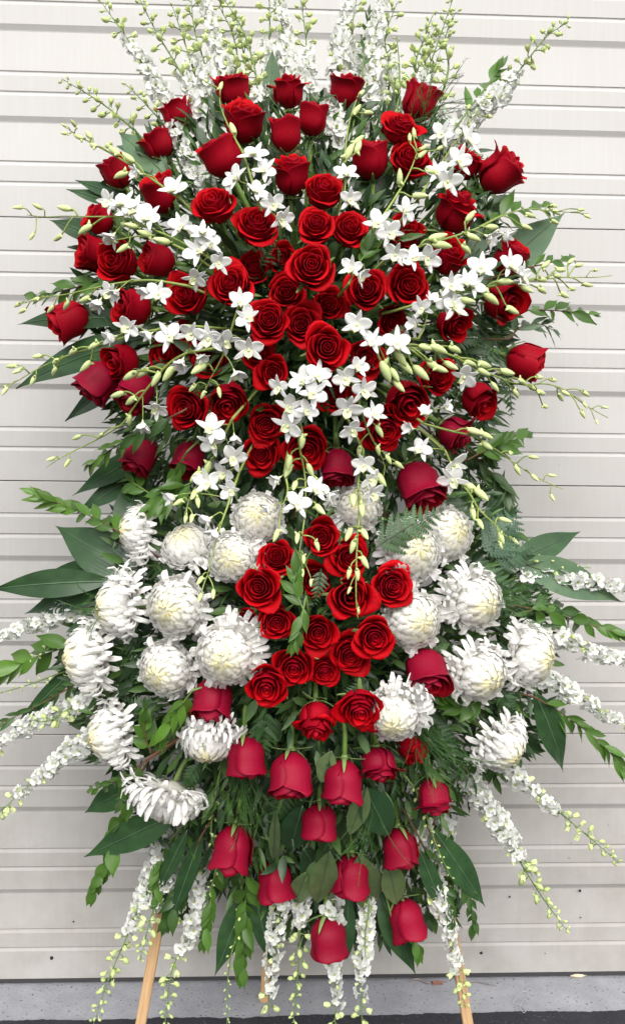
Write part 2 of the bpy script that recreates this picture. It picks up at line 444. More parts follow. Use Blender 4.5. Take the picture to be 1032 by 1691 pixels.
APRON = ground_mat('concrete_apron', (0.235, 0.24, 0.262), (0.34, 0.345, 0.37), 14, 0.5, (0.05, 0.05, 0.055))
ASPH = ground_mat('asphalt_coat', (0.011, 0.012, 0.017), (0.023, 0.024, 0.031), 18, 0.9, (0.07, 0.07, 0.075))
GZ = -0.012
mb = MB()
xs = np.linspace(DX0, DX1, 60)
for i in range(59):
    x0, x1 = xs[i], xs[i+1]
    mb.add([(x0, -0.5, GZ), (x1, -0.5, GZ), (x1, 0.06, GZ), (x0, 0.06, GZ)], [(0, 1, 2, 3)])
ap = new_obj('concrete_apron', mb.mesh('concrete_apron', [APRON], False)); props(ap, 'grey concrete strip along the foot of the door', kind='structure')
mb = MB()
xs = np.linspace(-2.2, 2.4, 900)
edge = []
for x in xs:
    e = -0.117 + 0.005*noise.noise(Vector((x*7, 0, 0))) + 0.004*noise.noise(Vector((x*40, 3, 0))) + 0.0025*noise.noise(Vector((x*130, 5, 0))) + 0.004*x
    edge.append(e)
AZ = GZ + 0.004
V = [(x, e, GZ-0.001) for x, e in zip(xs, edge)] + [(x, e-0.003, AZ) for x, e in zip(xs, edge)] + [(x, -4.0, AZ) for x in xs]
k = len(xs)
mb.add(V, [(j*k+i, j*k+k+i, j*k+k+i+1, j*k+i+1) for j in range(2) for i in range(k-1)])
asph = new_obj('asphalt', mb.mesh('asphalt', [ASPH], False)); props(asph, 'black asphalt with a ragged edge over the concrete', kind='structure')

# litter on the apron
CHIP = plain_mat('pale_wood_chip', (0.62, 0.54, 0.38)); STRING = plain_mat('white_string', (0.38, 0.38, 0.38)); RUST = plain_mat('brown_scrap', (0.22, 0.10, 0.07)); GREYL = plain_mat('dead_leaf', (0.20, 0.18, 0.17))
c = at_z(955, 1614, GZ)
mb = MB(); pts = [Vector((-0.019, 0.001, 0.004)), Vector((-0.006, -0.001, 0.0045)), Vector((0.006, 0.001, 0.004)), Vector((0.019, 0.0045, 0.004))]
mb.tube(pts, [0.0022, 0.004, 0.0042, 0.0026], 7)
props(new_obj('wood_chip', mb.mesh('wood_chip', [CHIP]), None, Matrix.Translation(c)), 'pale curved wood chip lying on the concrete near the right edge', 'wood chip')
mb = MB(); Q = [(846, 1656), (852, 1646), (858, 1640), (866, 1637), (871, 1639), (869, 1645), (862, 1655), (858, 1664), (864, 1672), (868, 1668), (862, 1661), (850, 1657)]
P = spline([at_z(x, y, AZ+0.0012) for x, y in Q], 50)
mb.tube(P, 0.0007, 5)
props(new_obj('string_loop', mb.mesh('string_loop', [STRING])), 'thin white string loop lying on the ground right of the easel', 'string')
mb = MB(); pts = [at_z(x, y, GZ+0.003) for x, y in ((714, 1623), (722, 1622.5), (731, 1623))]
mb.tube(pts, [0.004, 0.0046, 0.004], 6)
props(new_obj('brown_scrap', mb.mesh('brown_scrap', [RUST], False)), 'small brown scrap on the concrete left of the right easel leg', 'scrap')
mb = MB(); P = spline([at_z(x, y, GZ+0.002) for x, y in ((765, 1622), (785, 1621), (800, 1624), (820, 1628))], 14)
mb.tube(P, [0.0016]*10+[0.0013, 0.001, 0.0007, 0.0004], 5)
props(new_obj('dry_twig', mb.mesh('dry_twig', [GREYL])), 'thin grey dry twig lying on the concrete against the door', 'twig')
mb = MB(); P = spline([at_z(x, y, GZ+0.0025) for x, y in ((674, 1620), (690, 1617), (706, 1623), (714, 1620))], 14)
mb.tube(P, [0.0008, 0.0012, 0.002, 0.003, 0.0034, 0.0036, 0.0034, 0.003, 0.0025, 0.002, 0.0016, 0.0012, 0.0009, 0.0006], 5)
props(new_obj('dead_leaf', mb.mesh('dead_leaf', [GREYL])), 'curled dead grey leaf under the door edge, below the lowest dark leaf', 'leaf')

# ------------------------------------------------------------------ easel and the two foam cages
WOOD = wood_mat()
easel = link(bpy.data.objects.new('wooden_easel', None))
props(easel, 'light wooden tripod easel carrying the flower spray', 'easel')
apex = at(505, 250, -0.19)
def bar(name, p0, p1, w, d):
    """square bar from p0 to p1 with slightly eased edges, long axis along local Z"""
    L = (p1-p0).length
    q = MB(); e = min(w, d)*0.12
    ring = [(w/2-e, -d/2), (w/2, -d/2+e), (w/2, d/2-e), (w/2-e, d/2), (-w/2+e, d/2), (-w/2, d/2-e), (-w/2, -d/2+e), (-w/2+e, -d/2)]
    V = [(x, y, z) for z in (0, L) for x, y in ring]
    q.add(V, [(i, (i+1) % 8, 8+(i+1) % 8, 8+i) for i in range(8)] + [tuple(range(8))[::-1], tuple(range(8, 16))])
    return new_obj(name, q.mesh(name, [WOOD], False), easel, frame(p0, p1-p0, up=(1, 0, 0)))
def to_ground(p, q, z):
    t = (z-p.z)/(q.z-p.z)
    return p + (q-p)*t
fl = to_ground(apex, at(243, 1640, -0.26), AZ)
fr = to_ground(apex+Vector((0.03, 0, 0)), at(757, 1600, -0.26), AZ)
bar('leg', fl, apex+Vector((-0.012, -0.008, 0)), 0.019, 0.016)
bar('leg', fr, apex+Vector((0.03, 0, 0)), 0.019, 0.016)
rear_foot = at_z(436, 1652, GZ)
bar('rear_leg', rear_foot, apex+Vector((0.01, 0.02, -0.04)), 0.017, 0.014)
cl = fl.lerp(apex, 0.42); cr = fr.lerp(apex, 0.42)
bar('crossbar', cl+Vector((0, 0.018, 0)), cr+Vector((0, 0.018, 0)), 0.02, 0.018)
for (cx, cy, w, h, lab) in ((505, 560, 0.26, 0.36, 'upper dark green foam block hidden behind the roses'), (520, 1080, 0.26, 0.30, 'lower dark green foam block hidden behind the chrysanthemums')):
    c = at(cx, cy, -0.30)
    q = MB()
    for s, z in ((0.94, -0.045), (1, -0.035), (1, 0.03), (0.93, 0.045)):
        q.v += [(-w/2*s, z, -h/2*s), (w/2*s, z, -h/2*s), (w/2*s, z, h/2*s), (-w/2*s, z, h/2*s)]
    for a in range(3):
        for i in range(4):
            q.f.append((a*4+i, a*4+(i+1) % 4, a*4+4+(i+1) % 4, a*4+4+i)); q.m.append(0)
    q.f += [(3, 2, 1, 0), (12, 13, 14, 15)]; q.m += [0, 0]
    props(new_obj('foam_block', q.mesh('foam_block', [M['foam']], False), None, Matrix.Translation(c)), lab, 'floral foam')

# ------------------------------------------------------------------ roses
VV = np.array([0, .10, .24, .42, .58, .72, .83, .92, 1.0])
def rose_petal_grid(R, H, th0, W, flare, curl, tuck, rs, point=0.04, close=0.0, barrel=0.0, nu=9):
    u = np.linspace(-1, 1, nu)[None, :]
    v = VV[:, None]
    ph = rs.uniform(0, 6.28)
    top = 1 - 0.20*np.abs(u)**2.6 + point*np.maximum(0, 1-np.abs(u)*3)**1.5
    vv = v*top
    wid = W*(0.62 + 0.38*np.sin(np.minimum(v/0.7, 1)*math.pi/2)) * (1 - 0.10*np.maximum(0, (v-0.8)/0.2)**2)
    th = th0 + u*wid
    p = np.sin(np.minimum(vv/0.42, 1)*math.pi/2)**0.75
    p = 0.16 + 0.84*p
    s = np.clip((vv-0.62)/0.38, 0, 1)
    p = p*(1 - barrel*np.sin(np.clip((vv-0.35)/0.5, 0, 1)*math.pi)*0.5 - close*s)
    r = R*(p + flare*s**2.2)
    r = r*(1 + tuck*u*(0.35+0.65*vv)) * (1 + 0.07*np.sin(2.3*u*1.6+ph)*vv**3 + 0.025*np.sin(7*u+ph*2)*vv**4)
    z = H*(vv - curl*s**3 + 0.04*np.sin(3.1*u+ph)*vv**3)
    return np.stack([r*np.cos(th), r*np.sin(th), z + 0*u], axis=2)

KINDS_R = {   #     R    H    N  heart flareOut curl  close barrel
    'o': dict(R=0.405, H=0.60, N=19, heart=10, fl=0.27, curl=0.14, close=0.00, barrel=0.0),
    's': dict(R=0.415, H=0.80, N=14, heart=6, fl=0.20, curl=0.10, close=0.05, barrel=0.04),
    'b': dict(R=0.470, H=1.04, N=13, heart=5, fl=0.11, curl=0.07, close=0.06, barrel=0.06),
    'w': dict(R=0.375, H=0.84, N=14, heart=5, fl=0.46, curl=0.20, close=0.03, barrel=0.03),
}
def make_rose(kind, seed, crimson=False):
    rs = random.Random(seed)
    K = dict(KINDS_R[kind])
    K['H'] *= rs.uniform(0.90, 1.08); K['fl'] *= rs.uniform(0.7, 1.5); K['curl'] *= rs.uniform(0.6, 1.6); K['N'] += rs.choice((-2, -1, 0, 1)); pw = rs.uniform(1.0, 1.4)
    mats = [M['crim_in'], M['crim_out']] if crimson else [M['rose_in'], M['rose_out']]
    N = K['N']
    hb = MB(); petals = []
    th = rs.uniform(0, 6.28)
    for k in range(N):
        q = k/(N-1)
        R = K['R']*((0.07 + 0.93*q**pw) if kind == 'o' else (0.09 + 0.91*q**0.80))*rs.uniform(0.985, 1.015)
        H = K['H']*((0.90 + 0.10*math.sin(q*math.pi)) if kind == 'o' else (0.93+0.07*q))*(1 - (0.20 if kind in 'ow' else 0.05)*q**3)
        fl = 0.03 + K['fl']*q**1.7*rs.uniform(0.6, 1.35)
        W = 2.15 - 1.05*min(1, q*1.6) + rs.uniform(-0.08, 0.08)
        if k >= N-5: W = rs.uniform(0.98, 1.16) if kind != 'b' else rs.uniform(1.25, 1.6)
        P = rose_petal_grid(R, H, th, W, fl, K['curl']*q**1.3*rs.uniform(0.5, 1.4), 0.10*(1-0.5*q), rs,
                            point=rs.uniform(0.0, 0.10)*q, close=K['close']*(1-q), barrel=K['barrel'])
        th += math.radians(137.5 if k < N-5 else 137.5+rs.uniform(-12, 12))
        # the spiral turns one way; front side of the sheet looks at the axis
        if k < K['heart']:
            hb.slab(P[:, ::-1], 0.008, 0, 1)
        else:
            pb = MB(); pb.slab(P[:, ::-1], 0.009, 0, 1)
            petals.append(pb.mesh('rose_petal', mats))
    # a few loose stray outer petals fold right back on the wide kind
    heart = hb.mesh('rose_heart', mats)
    cb = MB()
    cb.tube([Vector((0, 0, -0.13)), Vector((0, 0, -0.09)), Vector((0, 0, -0.03)), Vector((0, 0, 0.02))], [0.035, 0.075, 0.095, 0.075], 10)
    for i in range(5):
        a = i*1.2566 + rs.uniform(-.2, .2)
        L = rs.uniform(0.42, 0.62); back = rs.uniform(-0.2, 0.8)
        nv = 6; G = np.zeros((nv, 3, 3))
        for j in range(nv):
            t = j/(nv-1)
            rr = 0.085 + L*0.80*t; zz = -0.045 + L*(0.10*t + (0.42-0.95*back)*t*t)
            w = 0.075*(1-t)**0.8*(0.6+0.8*t) + 0.004
            for i2, s in enumerate((-1, 0, 1)):
                x = rr - (0.015 if s == 0 else 0)
                G[j, i2] = (x*math.cos(a) - s*w*math.sin(a), x*math.sin(a) + s*w*math.cos(a), zz)
        cb.slab(G, 0.008, 0, 0)
    calyx = cb.mesh('rose_calyx', [M['sepal']])
    return dict(heart=heart, petals=petals, calyx=calyx, H=K['H'])

ROSE_LIB = {}
for kind, cnt in (('o', 9), ('s', 5), ('b', 5), ('w', 4)):
    ROSE_LIB[kind] = [make_rose(kind, 100*ord(kind)+i) for i in range(cnt)]
ROSE_LIB['h'] = [make_rose('b', 900+i, True) for i in range(6)]
ROSE_LIB['v'] = [make_rose('w', 950+i, True) for i in range(3)]

def anchor_for(px, py):
    if py < 790:
        return at(505 + (px-505)*0.22, 560 + (py-560)*0.22, -0.33)
    return at(520 + (px-520)*0.22, 1080 + max(-60, min(60, (py-1080)*0.22)), -0.33)

def axis_world(a):
    return Vector((a[0], -a[2], a[1])).normalized()

def add_rose(px, py, d, ax, kind, dY, label):
    Y = spray_Y(px, py) + dY
    lib = RND.choice(ROSE_LIB[kind])
    A = axis_world(ax)
    s = d*mpp(Y)*((1.02 if py < 780 else 1.10) if kind in 'hvb' else 1.10) * (1.08 if dY > 0.035 else 1.0)
    c = at(px, py, Y)
    base = c - A*(lib['H']*0.5*s)
    root = link(bpy.data.objects.new('red_rose', None))
    m = frame(base, A, RND.uniform(0, 6.28), s)
    root.matrix_basis = m
    props(root, label, 'rose', 'red roses of the spray')
    new_obj('heart', lib['heart'], root)
    for p in lib['petals']:
        new_obj('petal', p, root)
    new_obj('calyx', lib['calyx'], root)
    e = anchor_for(px, py)
    b0 = base - A*(0.10*s)
    L = (e-b0).length
    hang = ax[1] < -0.75
    pts = bez(b0, b0 - A*(min(0.17, L*0.7) if hang else min(0.10, L*0.45)) + Vector((0, -0.02 if hang else 0, 0)), e + (b0-e)*0.35 + Vector((0, -0.01, 0)), e, 9)
    q = MB(); q.tube(pts, [0.0044, 0.0042, 0.004] + [0.0034]*7, 6)
    q.xform(m.inverted())
    new_obj('stem', q.mesh('rose_stem', [M['rose_stem']]), root)
    return root

# ------------------------------------------------------------------ chrysanthemums
def make_mum(seed, lax):
    rs = random.Random(seed)
    N = 360
    mass = MB(); outer = []
    def E(a, k=1.0):
        return np.array([0.50*math.sin(a)*k, 0.40*math.cos(a)*k + 0.06])
    for i in range(N):
        ca = 1 - (1-math.cos(math.radians(108)))*((i+0.5)/N)
        al = math.acos(ca) + rs.uniform(-0.08, 0.08)
        az = i*2.39996 + rs.uniform(-0.25, 0.25)
        deg = math.degrees(al)
        sector = max(0.0, math.cos(az))**1.2                   # lax petals sit on the +X side
        k = rs.uniform(0.955, 1.06)
        g = max(0.0, min(1.0, (118-deg)/50.0))                  # inner petals curve in over the ball, outer ones reach out
        B = [np.array([0.03+0.05*math.sin(al), 0.0]), E(al+0.20+0.42*g, 0.70*k), E(al+0.10+0.27*g, 1.03*k), E(al-0.04*g, (1.06-0.06*g)*k)]
        long = 0.0
        if deg > 74 and rs.random() < 0.12 + lax*sector:
            long = rs.uniform(0.18, 0.55)*(0.35+lax*sector)
            sty = rs.random()
            if sty < 0.6:     # reaches out and curls its tip up
                B = [B[0], E(al+0.15, 0.7), E(al+0.10, 1.15+long), E(al-0.35, 1.08+long*0.9)]
            else:             # reaches out flat, tip falls back
                B = [B[0], E(al-0.1, 0.7), E(al-0.05, 1.1+long*0.6), E(al+0.18, 1.12+long)]
        wmax = (0.031 + 0.026*min(1, deg/50))*rs.uniform(0.85, 1.15)
        if long > 0.15: wmax *= 0.80
        nv, nu = 7, 4
        G = np.zeros((nv, nu, 3))
        tw = rs.uniform(-0.35, 0.35)
        for j in range(nv):
            t = j/(nv-1); s = 1-t
            c = B[0]*s**3 + B[1]*3*s*s*t + B[2]*3*s*t*t + B[3]*t**3
            dt = 3*s*s*(B[1]-B[0]) + 6*s*t*(B[2]-B[1]) + 3*t*t*(B[3]-B[2])
            dt = dt/(np.linalg.norm(dt)+1e-9)
            nrm = np.array([-dt[1], dt[0]])                     # towards the axis
            w = wmax*(0.35 + 0.65*math.sin(min(t/0.8, 1)*math.pi/2))*(1.0 if t < 0.86 else math.sqrt(max(0, 1-((t-0.86)/0.16)**2)))
            for a in range(nu):
                u = a/(nu-1)*2-1
                off = 0.36*w*(u*u)                              # spoon: edges lift to the inside
                x = c[0] + nrm[0]*off; z = c[1] + nrm[1]*off + tw*w*u*t
                y = u*w
                G[j, a] = (x*math.cos(az)-y*math.sin(az), x*math.sin(az)+y*math.cos(az), z)
        mi = 2 if deg < 15 else (1 if deg < 34 else 0)
        if deg > 90:
            b = MB(); b.slab(G, 0.006, 0, 0); outer.append(b.mesh('mum_petal', [M['mum_white']]))
        else:
            mass.grid(G, mi)
    core = MB()
    core.tube([Vector((0, 0, z)) for z in (-0.12, -0.09, -0.02, 0.10, 0.20, 0.31, 0.385, 0.41)], [0.035, 0.10, 0.30, 0.42, 0.40, 0.31, 0.18, 0.04], 14)
    return dict(mass=mass.mesh('mum_inner_petals', [M['mum_white'], M['mum_ivory'], M['mum_cream']]), outer=outer, core=core.mesh('mum_receptacle', [M['mum_ivory']]))

MUMS = [make_mum(11, 0.15), make_mum(12, 0.9), make_mum(13, 0.5)]
def add_mum(px, py, d, ax, lax_dir, var, dY, label):
    """lax_dir: direction in the picture (x right, y up) in which the long loose petals reach"""
    Y = spray_Y(px, py) + dY
    A = axis_world(ax); s = d*mpp(Y)*0.91
    up = Vector((lax_dir[0], 0, lax_dir[1]))
    pos = at(px, py, Y) - A*(0.16*s)
    m = frame(pos, A, RND.uniform(-0.25, 0.25), s, up)
    root = link(bpy.data.objects.new('chrysanthemum', None)); root.matrix_basis = m
    props(root, label, 'chrysanthemum', 'white chrysanthemums of the spray')
    L = MUMS[var]
    mo = new_obj('inner_petals', L['mass'], root); mo['kind'] = 'stuff'
    for p in L['outer']:
        new_obj('petal', p, root)
    new_obj('receptacle', L['core'], root)
    e = anchor_for(px, py); b0 = pos - A*0.10*s
    Ln = (e-b0).length
    q = MB(); q.tube(bez(b0, b0-A*min(0.09, Ln*0.45), e+(b0-e)*0.3, e, 9), [0.0045]*10, 6); q.xform(m.inverted())
    new_obj('stem', q.mesh('mum_stem', [M['sepal']]), root)

# ------------------------------------------------------------------ larkspur
def petal_strip(b, L, W, az, el, curl, rs, z0, nv=5, nu=4, mi=0, ruff=0.12, r0=0.0):
    """small petal leaving the axis at elevation el (0 = flat, pi/2 = upright)"""
    G = np.zeros((nv, nu, 3)); ph = rs.uniform(0, 6.28)
    r, z, e = r0, z0, el
    for j in range(nv):
        t = j/(nv-1)
        if j:
            r += math.cos(e)*L/(nv-1); z += math.sin(e)*L/(nv-1); e += curl/(nv-1)
        w = W*(0.30 + 0.70*math.sin(min(1, t/0.65)*math.pi/2))*(1 if t < 0.8 else 0.80)
        for a in range(nu):
            u = a/(nu-1)*2-1
            zz = z + W*ruff*math.sin(u*3.5+ph+t*3)*t + 0.25*W*u*u*t
            rr = r - 0.18*L*(u*u)*(t > 0.7)
            G[j, a] = (rr*math.cos(az)-u*w*math.sin(az), rr*math.sin(az)+u*w*math.cos(az), zz)
    b.grid(G, mi)

def make_floret(seed, half=False):
    rs = random.Random(seed); b = MB()
    mm = 0.00142
    b.tube([Vector((0, 0, 0)), Vector((0, 0.8*mm, 4*mm)), Vector((0, 0, 7*mm))], [0.7*mm, 0.6*mm, 0.9*mm], 5, 2)
    z0 = 7*mm
    if half:
        for i in range(5):
            petal_strip(b, rs.uniform(7, 9)*mm, 2.9*mm, i*1.2566+rs.uniform(-.2, .2), rs.uniform(0.9, 1.25), rs.uniform(-0.5, 0.3), rs, z0, mi=0)
        for i in range(3):
            petal_strip(b, 5.5*mm, 2.2*mm, i*2.09+rs.uniform(-.2, .2), 1.35, 0, rs, z0, mi=0)
        return b.mesh('larkspur_half_floret', [M['lark_half'], M['lark_eye'], M['lark_stem']])
    for i in range(5):
        petal_strip(b, rs.uniform(9.5, 12.0)*mm, rs.uniform(4.2, 5.2)*mm, i*1.2566+rs.uniform(-.25, .25), rs.uniform(0.0, 0.35), rs.uniform(-0.35, 0.25), rs, z0)
    for i in range(5):
        petal_strip(b, rs.uniform(5.0, 6.5)*mm, rs.uniform(2.4, 3.2)*mm, i*1.2566+0.6+rs.uniform(-.25, .25), rs.uniform(0.4, 0.9), rs.uniform(-0.5, 0.1), rs, z0+0.4*mm)
    for i in range(3):
        petal_strip(b, 3.0*mm, 1.3*mm, i*2.09+0.3, 1.0, 0.3, rs, z0+0.6*mm, nv=3, nu=3, mi=1)
    b.tube([Vector((0, 0, z0)), Vector((2*mm, 0, z0-3*mm)), Vector((4*mm, 0, z0-8*mm))], [1.4*mm, 1.0*mm, 0.4*mm], 5, 0)
    return b.mesh('larkspur_floret', [M['lark_white'], M['lark_eye'], M['lark_stem']])

def make_lbud(seed):
    rs = random.Random(seed); b = MB(); mm = 0.00138
    b.tube([Vector((0, 0, 0)), Vector((0, 1*mm, 4*mm)), Vector((0, 0, 8*mm))], [0.6*mm, 0.55*mm, 0.7*mm], 5, 1)
    z = [7.5, 8.5, 10.5, 13, 15.2, 16.6, 17.2]; r = [0.8, 2.1, 3.1, 3.3, 2.5, 1.2, 0.2]
    bend = rs.uniform(-0.06, 0.06)
    b.tube([Vector((bend*(a-7.5)**1.5*mm, 0, a*mm)) for a in z], [a*mm for a in r], 7, 0)
    b.tube([Vector((0.4*mm, 0, 9.5*mm)), Vector((3.0*mm, 0, 8*mm)), Vector((4.8*mm, 0, 5.2*mm))], [1.5*mm, 1.0*mm, 0.3*mm], 5, 0)
    return b.mesh('larkspur_bud', [M['lark_bud'], M['lark_stem']])

FLORETS = [make_floret(30+i) for i in range(5)]
HALVES = [make_floret(50+i, True) for i in range(3)]
LBUDS = [make_lbud(60+i) for i in range(3)]

def add_larkspur(pts, f_open, f_half, Ya, Yb, label, size=1.0, dens=1.0, start=0.0):
    """pts: from the hidden base to the tip; open florets up to f_open of the length, then half-open, then buds"""
    rs = random.Random(int(pts[0][0]*7+pts[-1][1]*13))
    nP = len(pts)
    W = [at(x+(rs.uniform(-7, 7) if 0 < i < nP-1 else 0), y+(rs.uniform(-5, 5) if 0 < i < nP-1 else 0), Ya + (Yb-Ya)*i/(nP-1)) for i, (x, y) in enumerate(pts)]
    S = spline(W, 60)
    root = link(bpy.data.objects.new('larkspur_spike', None)); root.matrix_basis = Matrix.Translation(S[0])
    props(root, label, 'larkspur', 'white larkspur spikes of the spray')
    inv = Matrix.Translation(-S[0])
    acc = [0.0]
    for a, b in zip(S, S[1:]): acc.append(acc[-1]+(b-a).length)
    Ltot = acc[-1]
    e = anchor_for(*pts[0])
    q = MB(); q.tube([e.lerp(S[0], 0.0), e.lerp(S[0], 0.5)] + S, [0.0026, 0.0026]+[0.0024*(1-0.75*i/59) for i in range(60)], 5); q.xform(inv)
    new_obj('stem', q.mesh('larkspur_stem', [M['lark_stem']]), root)
    d = start*Ltot; az = rs.uniform(0, 6.28); i = 0
    while d < Ltot*0.995:
        while i < len(acc)-2 and acc[i+1] < d: i += 1
        t = d/Ltot
        p = S[i].lerp(S[i+1], (d-acc[i])/max(1e-6, acc[i+1]-acc[i]))
        tang = (S[min(i+2, 59)]-S[max(i-1, 0)]).normalized()
        side = tang.cross(Vector((0, -1, 0)))
        if side.length < 1e-3: side = Vector((1, 0, 0))
        side.normalize(); nrm = side.cross(tang)
        out = side*math.cos(az) + nrm*math.sin(az)
        if out.y > 0.55: out.y *= 0.2; 
        out.normalize()
        if t < f_open:
            A = (out + tang*rs.uniform(-0.1, 0.45) + Vector((0, -0.55, 0))).normalized()
            s = size*rs.uniform(0.75, 1.15)*(1.0 if t < f_open*0.75 else 0.85)
            s *= 1.16 - 0.40*t
            if rs.random() < 0.14:
                new_obj('half_open_floret', rs.choice(HALVES), root, inv @ frame(p, (out+tang*0.5).normalized(), rs.uniform(0, 6.28), s*0.8))
            else:
                new_obj('floret', rs.choice(FLORETS), root, inv @ frame(p + A*rs.uniform(-0.003, 0.004), A, rs.uniform(0, 6.28), s))
            d += 0.0058/dens*size*rs.choice((0.7, 1.0, 1.0, 1.35))
        elif t < f_half:
            A = (out + tang*rs.uniform(0.3, 0.7)).normalized()
            new_obj('half_open_floret', rs.choice(HALVES), root, inv @ frame(p, A, rs.uniform(0, 6.28), size*rs.uniform(0.85, 1.1)))
            d += 0.0085/dens
        else:
            k = (t-f_half)/max(0.05, 1-f_half)
            A = (out + tang*rs.uniform(0.5, 0.9)).normalized()
            new_obj('bud', rs.choice(LBUDS), root, inv @ frame(p, A, rs.uniform(0, 6.28), size*(1.08-0.62*k)*rs.uniform(0.85, 1.12)))
            d += (0.0100-0.0040*k)/dens
        az += 2.39996 + rs.uniform(-0.3, 0.3)

# ------------------------------------------------------------------ orchids
def oval_petal(L, W, base, cup, curl, rs, nv=8, nu=6, point=0.0, wave=0.06):
    G = np.zeros((nv, nu, 3)); ph = rs.uniform(0, 6.28)
    x, z, e = 0.0, 0.0, 0.0
    for j in range(nv):
        t = j/(nv-1)
        if j: x += math.cos(e)*L/(nv-1); z += math.sin(e)*L/(nv-1); e += curl/(nv-1)
        w = W*(base*(1-t) + (1-base*(1-t))*math.sin(math.pi*(0.08+0.86*t**(1.0-0.25*point)))**(0.62+0.5*point))
        if j == nv-1: w *= 0.25
        for a in range(nu):
            u = a/(nu-1)*2-1
            G[j, a] = (x, u*w, z + cup*W*u*u*(0.3+0.7*t) + wave*W*math.sin(3*u+ph+4*t)*t)
    return G

def make_blossom(seed, tight=0.0):
    """unit: metres, about 44 mm across; +Z faces out, +X is up"""
    rs = random.Random(seed); mm = 0.001
    parts = []
    for kind, az in (('sepal', 0), ('sepal', 2.2), ('sepal', -2.2), ('petal', 1.12), ('petal', -1.12)):
        b = MB()
        tilt = (-0.16 if kind == 'sepal' else -0.02) - rs.uniform(0, 0.25) - 0.9*tight
        if kind == 'sepal': G = oval_petal(rs.uniform(23, 27)*mm, 4.4*mm, 0.5, 0.15, rs.uniform(-0.7, 0.1), rs, point=0.8)
        else: G = oval_petal(rs.uniform(22, 25)*mm, 8.8*mm, 0.22, 0.12, rs.uniform(-0.6, 0.15), rs, point=0.1)
        b.slab(G, 0.7*mm, 0, 0)
        R = Matrix.Rotation(az+rs.uniform(-.12, .12), 4, 'Z') @ Matrix.Rotation(tilt, 4, 'Y')
        b.xform(Matrix.Translation((0, 0, 1*mm if kind == 'petal' else 0)) @ R)
        parts.append((kind, b.mesh('orchid_'+kind, [M['orchid_white']])))
    b = MB()                                                    # lip: a small trough that hangs forward
    G = oval_petal(14*mm, 6.2*mm, 0.75, 0.75, -0.9, rs, nv=8, nu=7, point=0.3, wave=0.12)
    b.slab(G, 0.6*mm, 0, 0)
    b.xform(Matrix.Translation((-1*mm, 0, 1.5*mm)) @ Matrix.Rotation(math.pi, 4, 'Z') @ Matrix.Rotation(-0.95, 4, 'Y'))
    parts.append(('lip', b.mesh('orchid_lip', [M['orchid_lip']])))
    c = MB()
    c.tube([Vector((0, 0, -6*mm)), Vector((0, 0, -1*mm)), Vector((0.5*mm, 0, 3*mm)), Vector((-0.5*mm, 0, 6.5*mm))], [1.0*mm, 2.2*mm, 2.4*mm, 1.4*mm], 7)
    return dict(parts=parts, core=c.mesh('orchid_column', [M['orchid_lip']]))
BLOSSOMS = [make_blossom(170+i, (0, 0.12, 0.25, 0.0, 0.35, 0.1, 0.2, 0.05)[i]) for i in range(8)] + [make_blossom(80, 0.55), make_blossom(81, 0.75), make_blossom(82, 0.9)]

def make_obud(seed):
    rs = random.Random(seed); b = MB(); mm = 0.001
    z = [0, 1.5, 4.5, 9, 13.5, 17.5, 20.5, 22]; r = [0.9, 2.3, 3.9, 4.5, 4.0, 2.9, 1.4, 0.2]
    bd = rs.uniform(0.006, 0.014)
    b.tube([Vector((bd*(a*a)*mm, 0, a*mm)) for a in z], [a*mm for a in r], 8)
    b.tube([Vector((-1.5*mm, 0, 5*mm)), Vector((-5*mm, 0, 2.5*mm)), Vector((-8*mm, 0, 1.6*mm))], [2.9*mm, 2.0*mm, 0.6*mm], 6)   # the chin of the bud
    return b.mesh('orchid_bud', [M['orchid_bud']])
OBUDS = [make_obud(90+i) for i in range(3)]

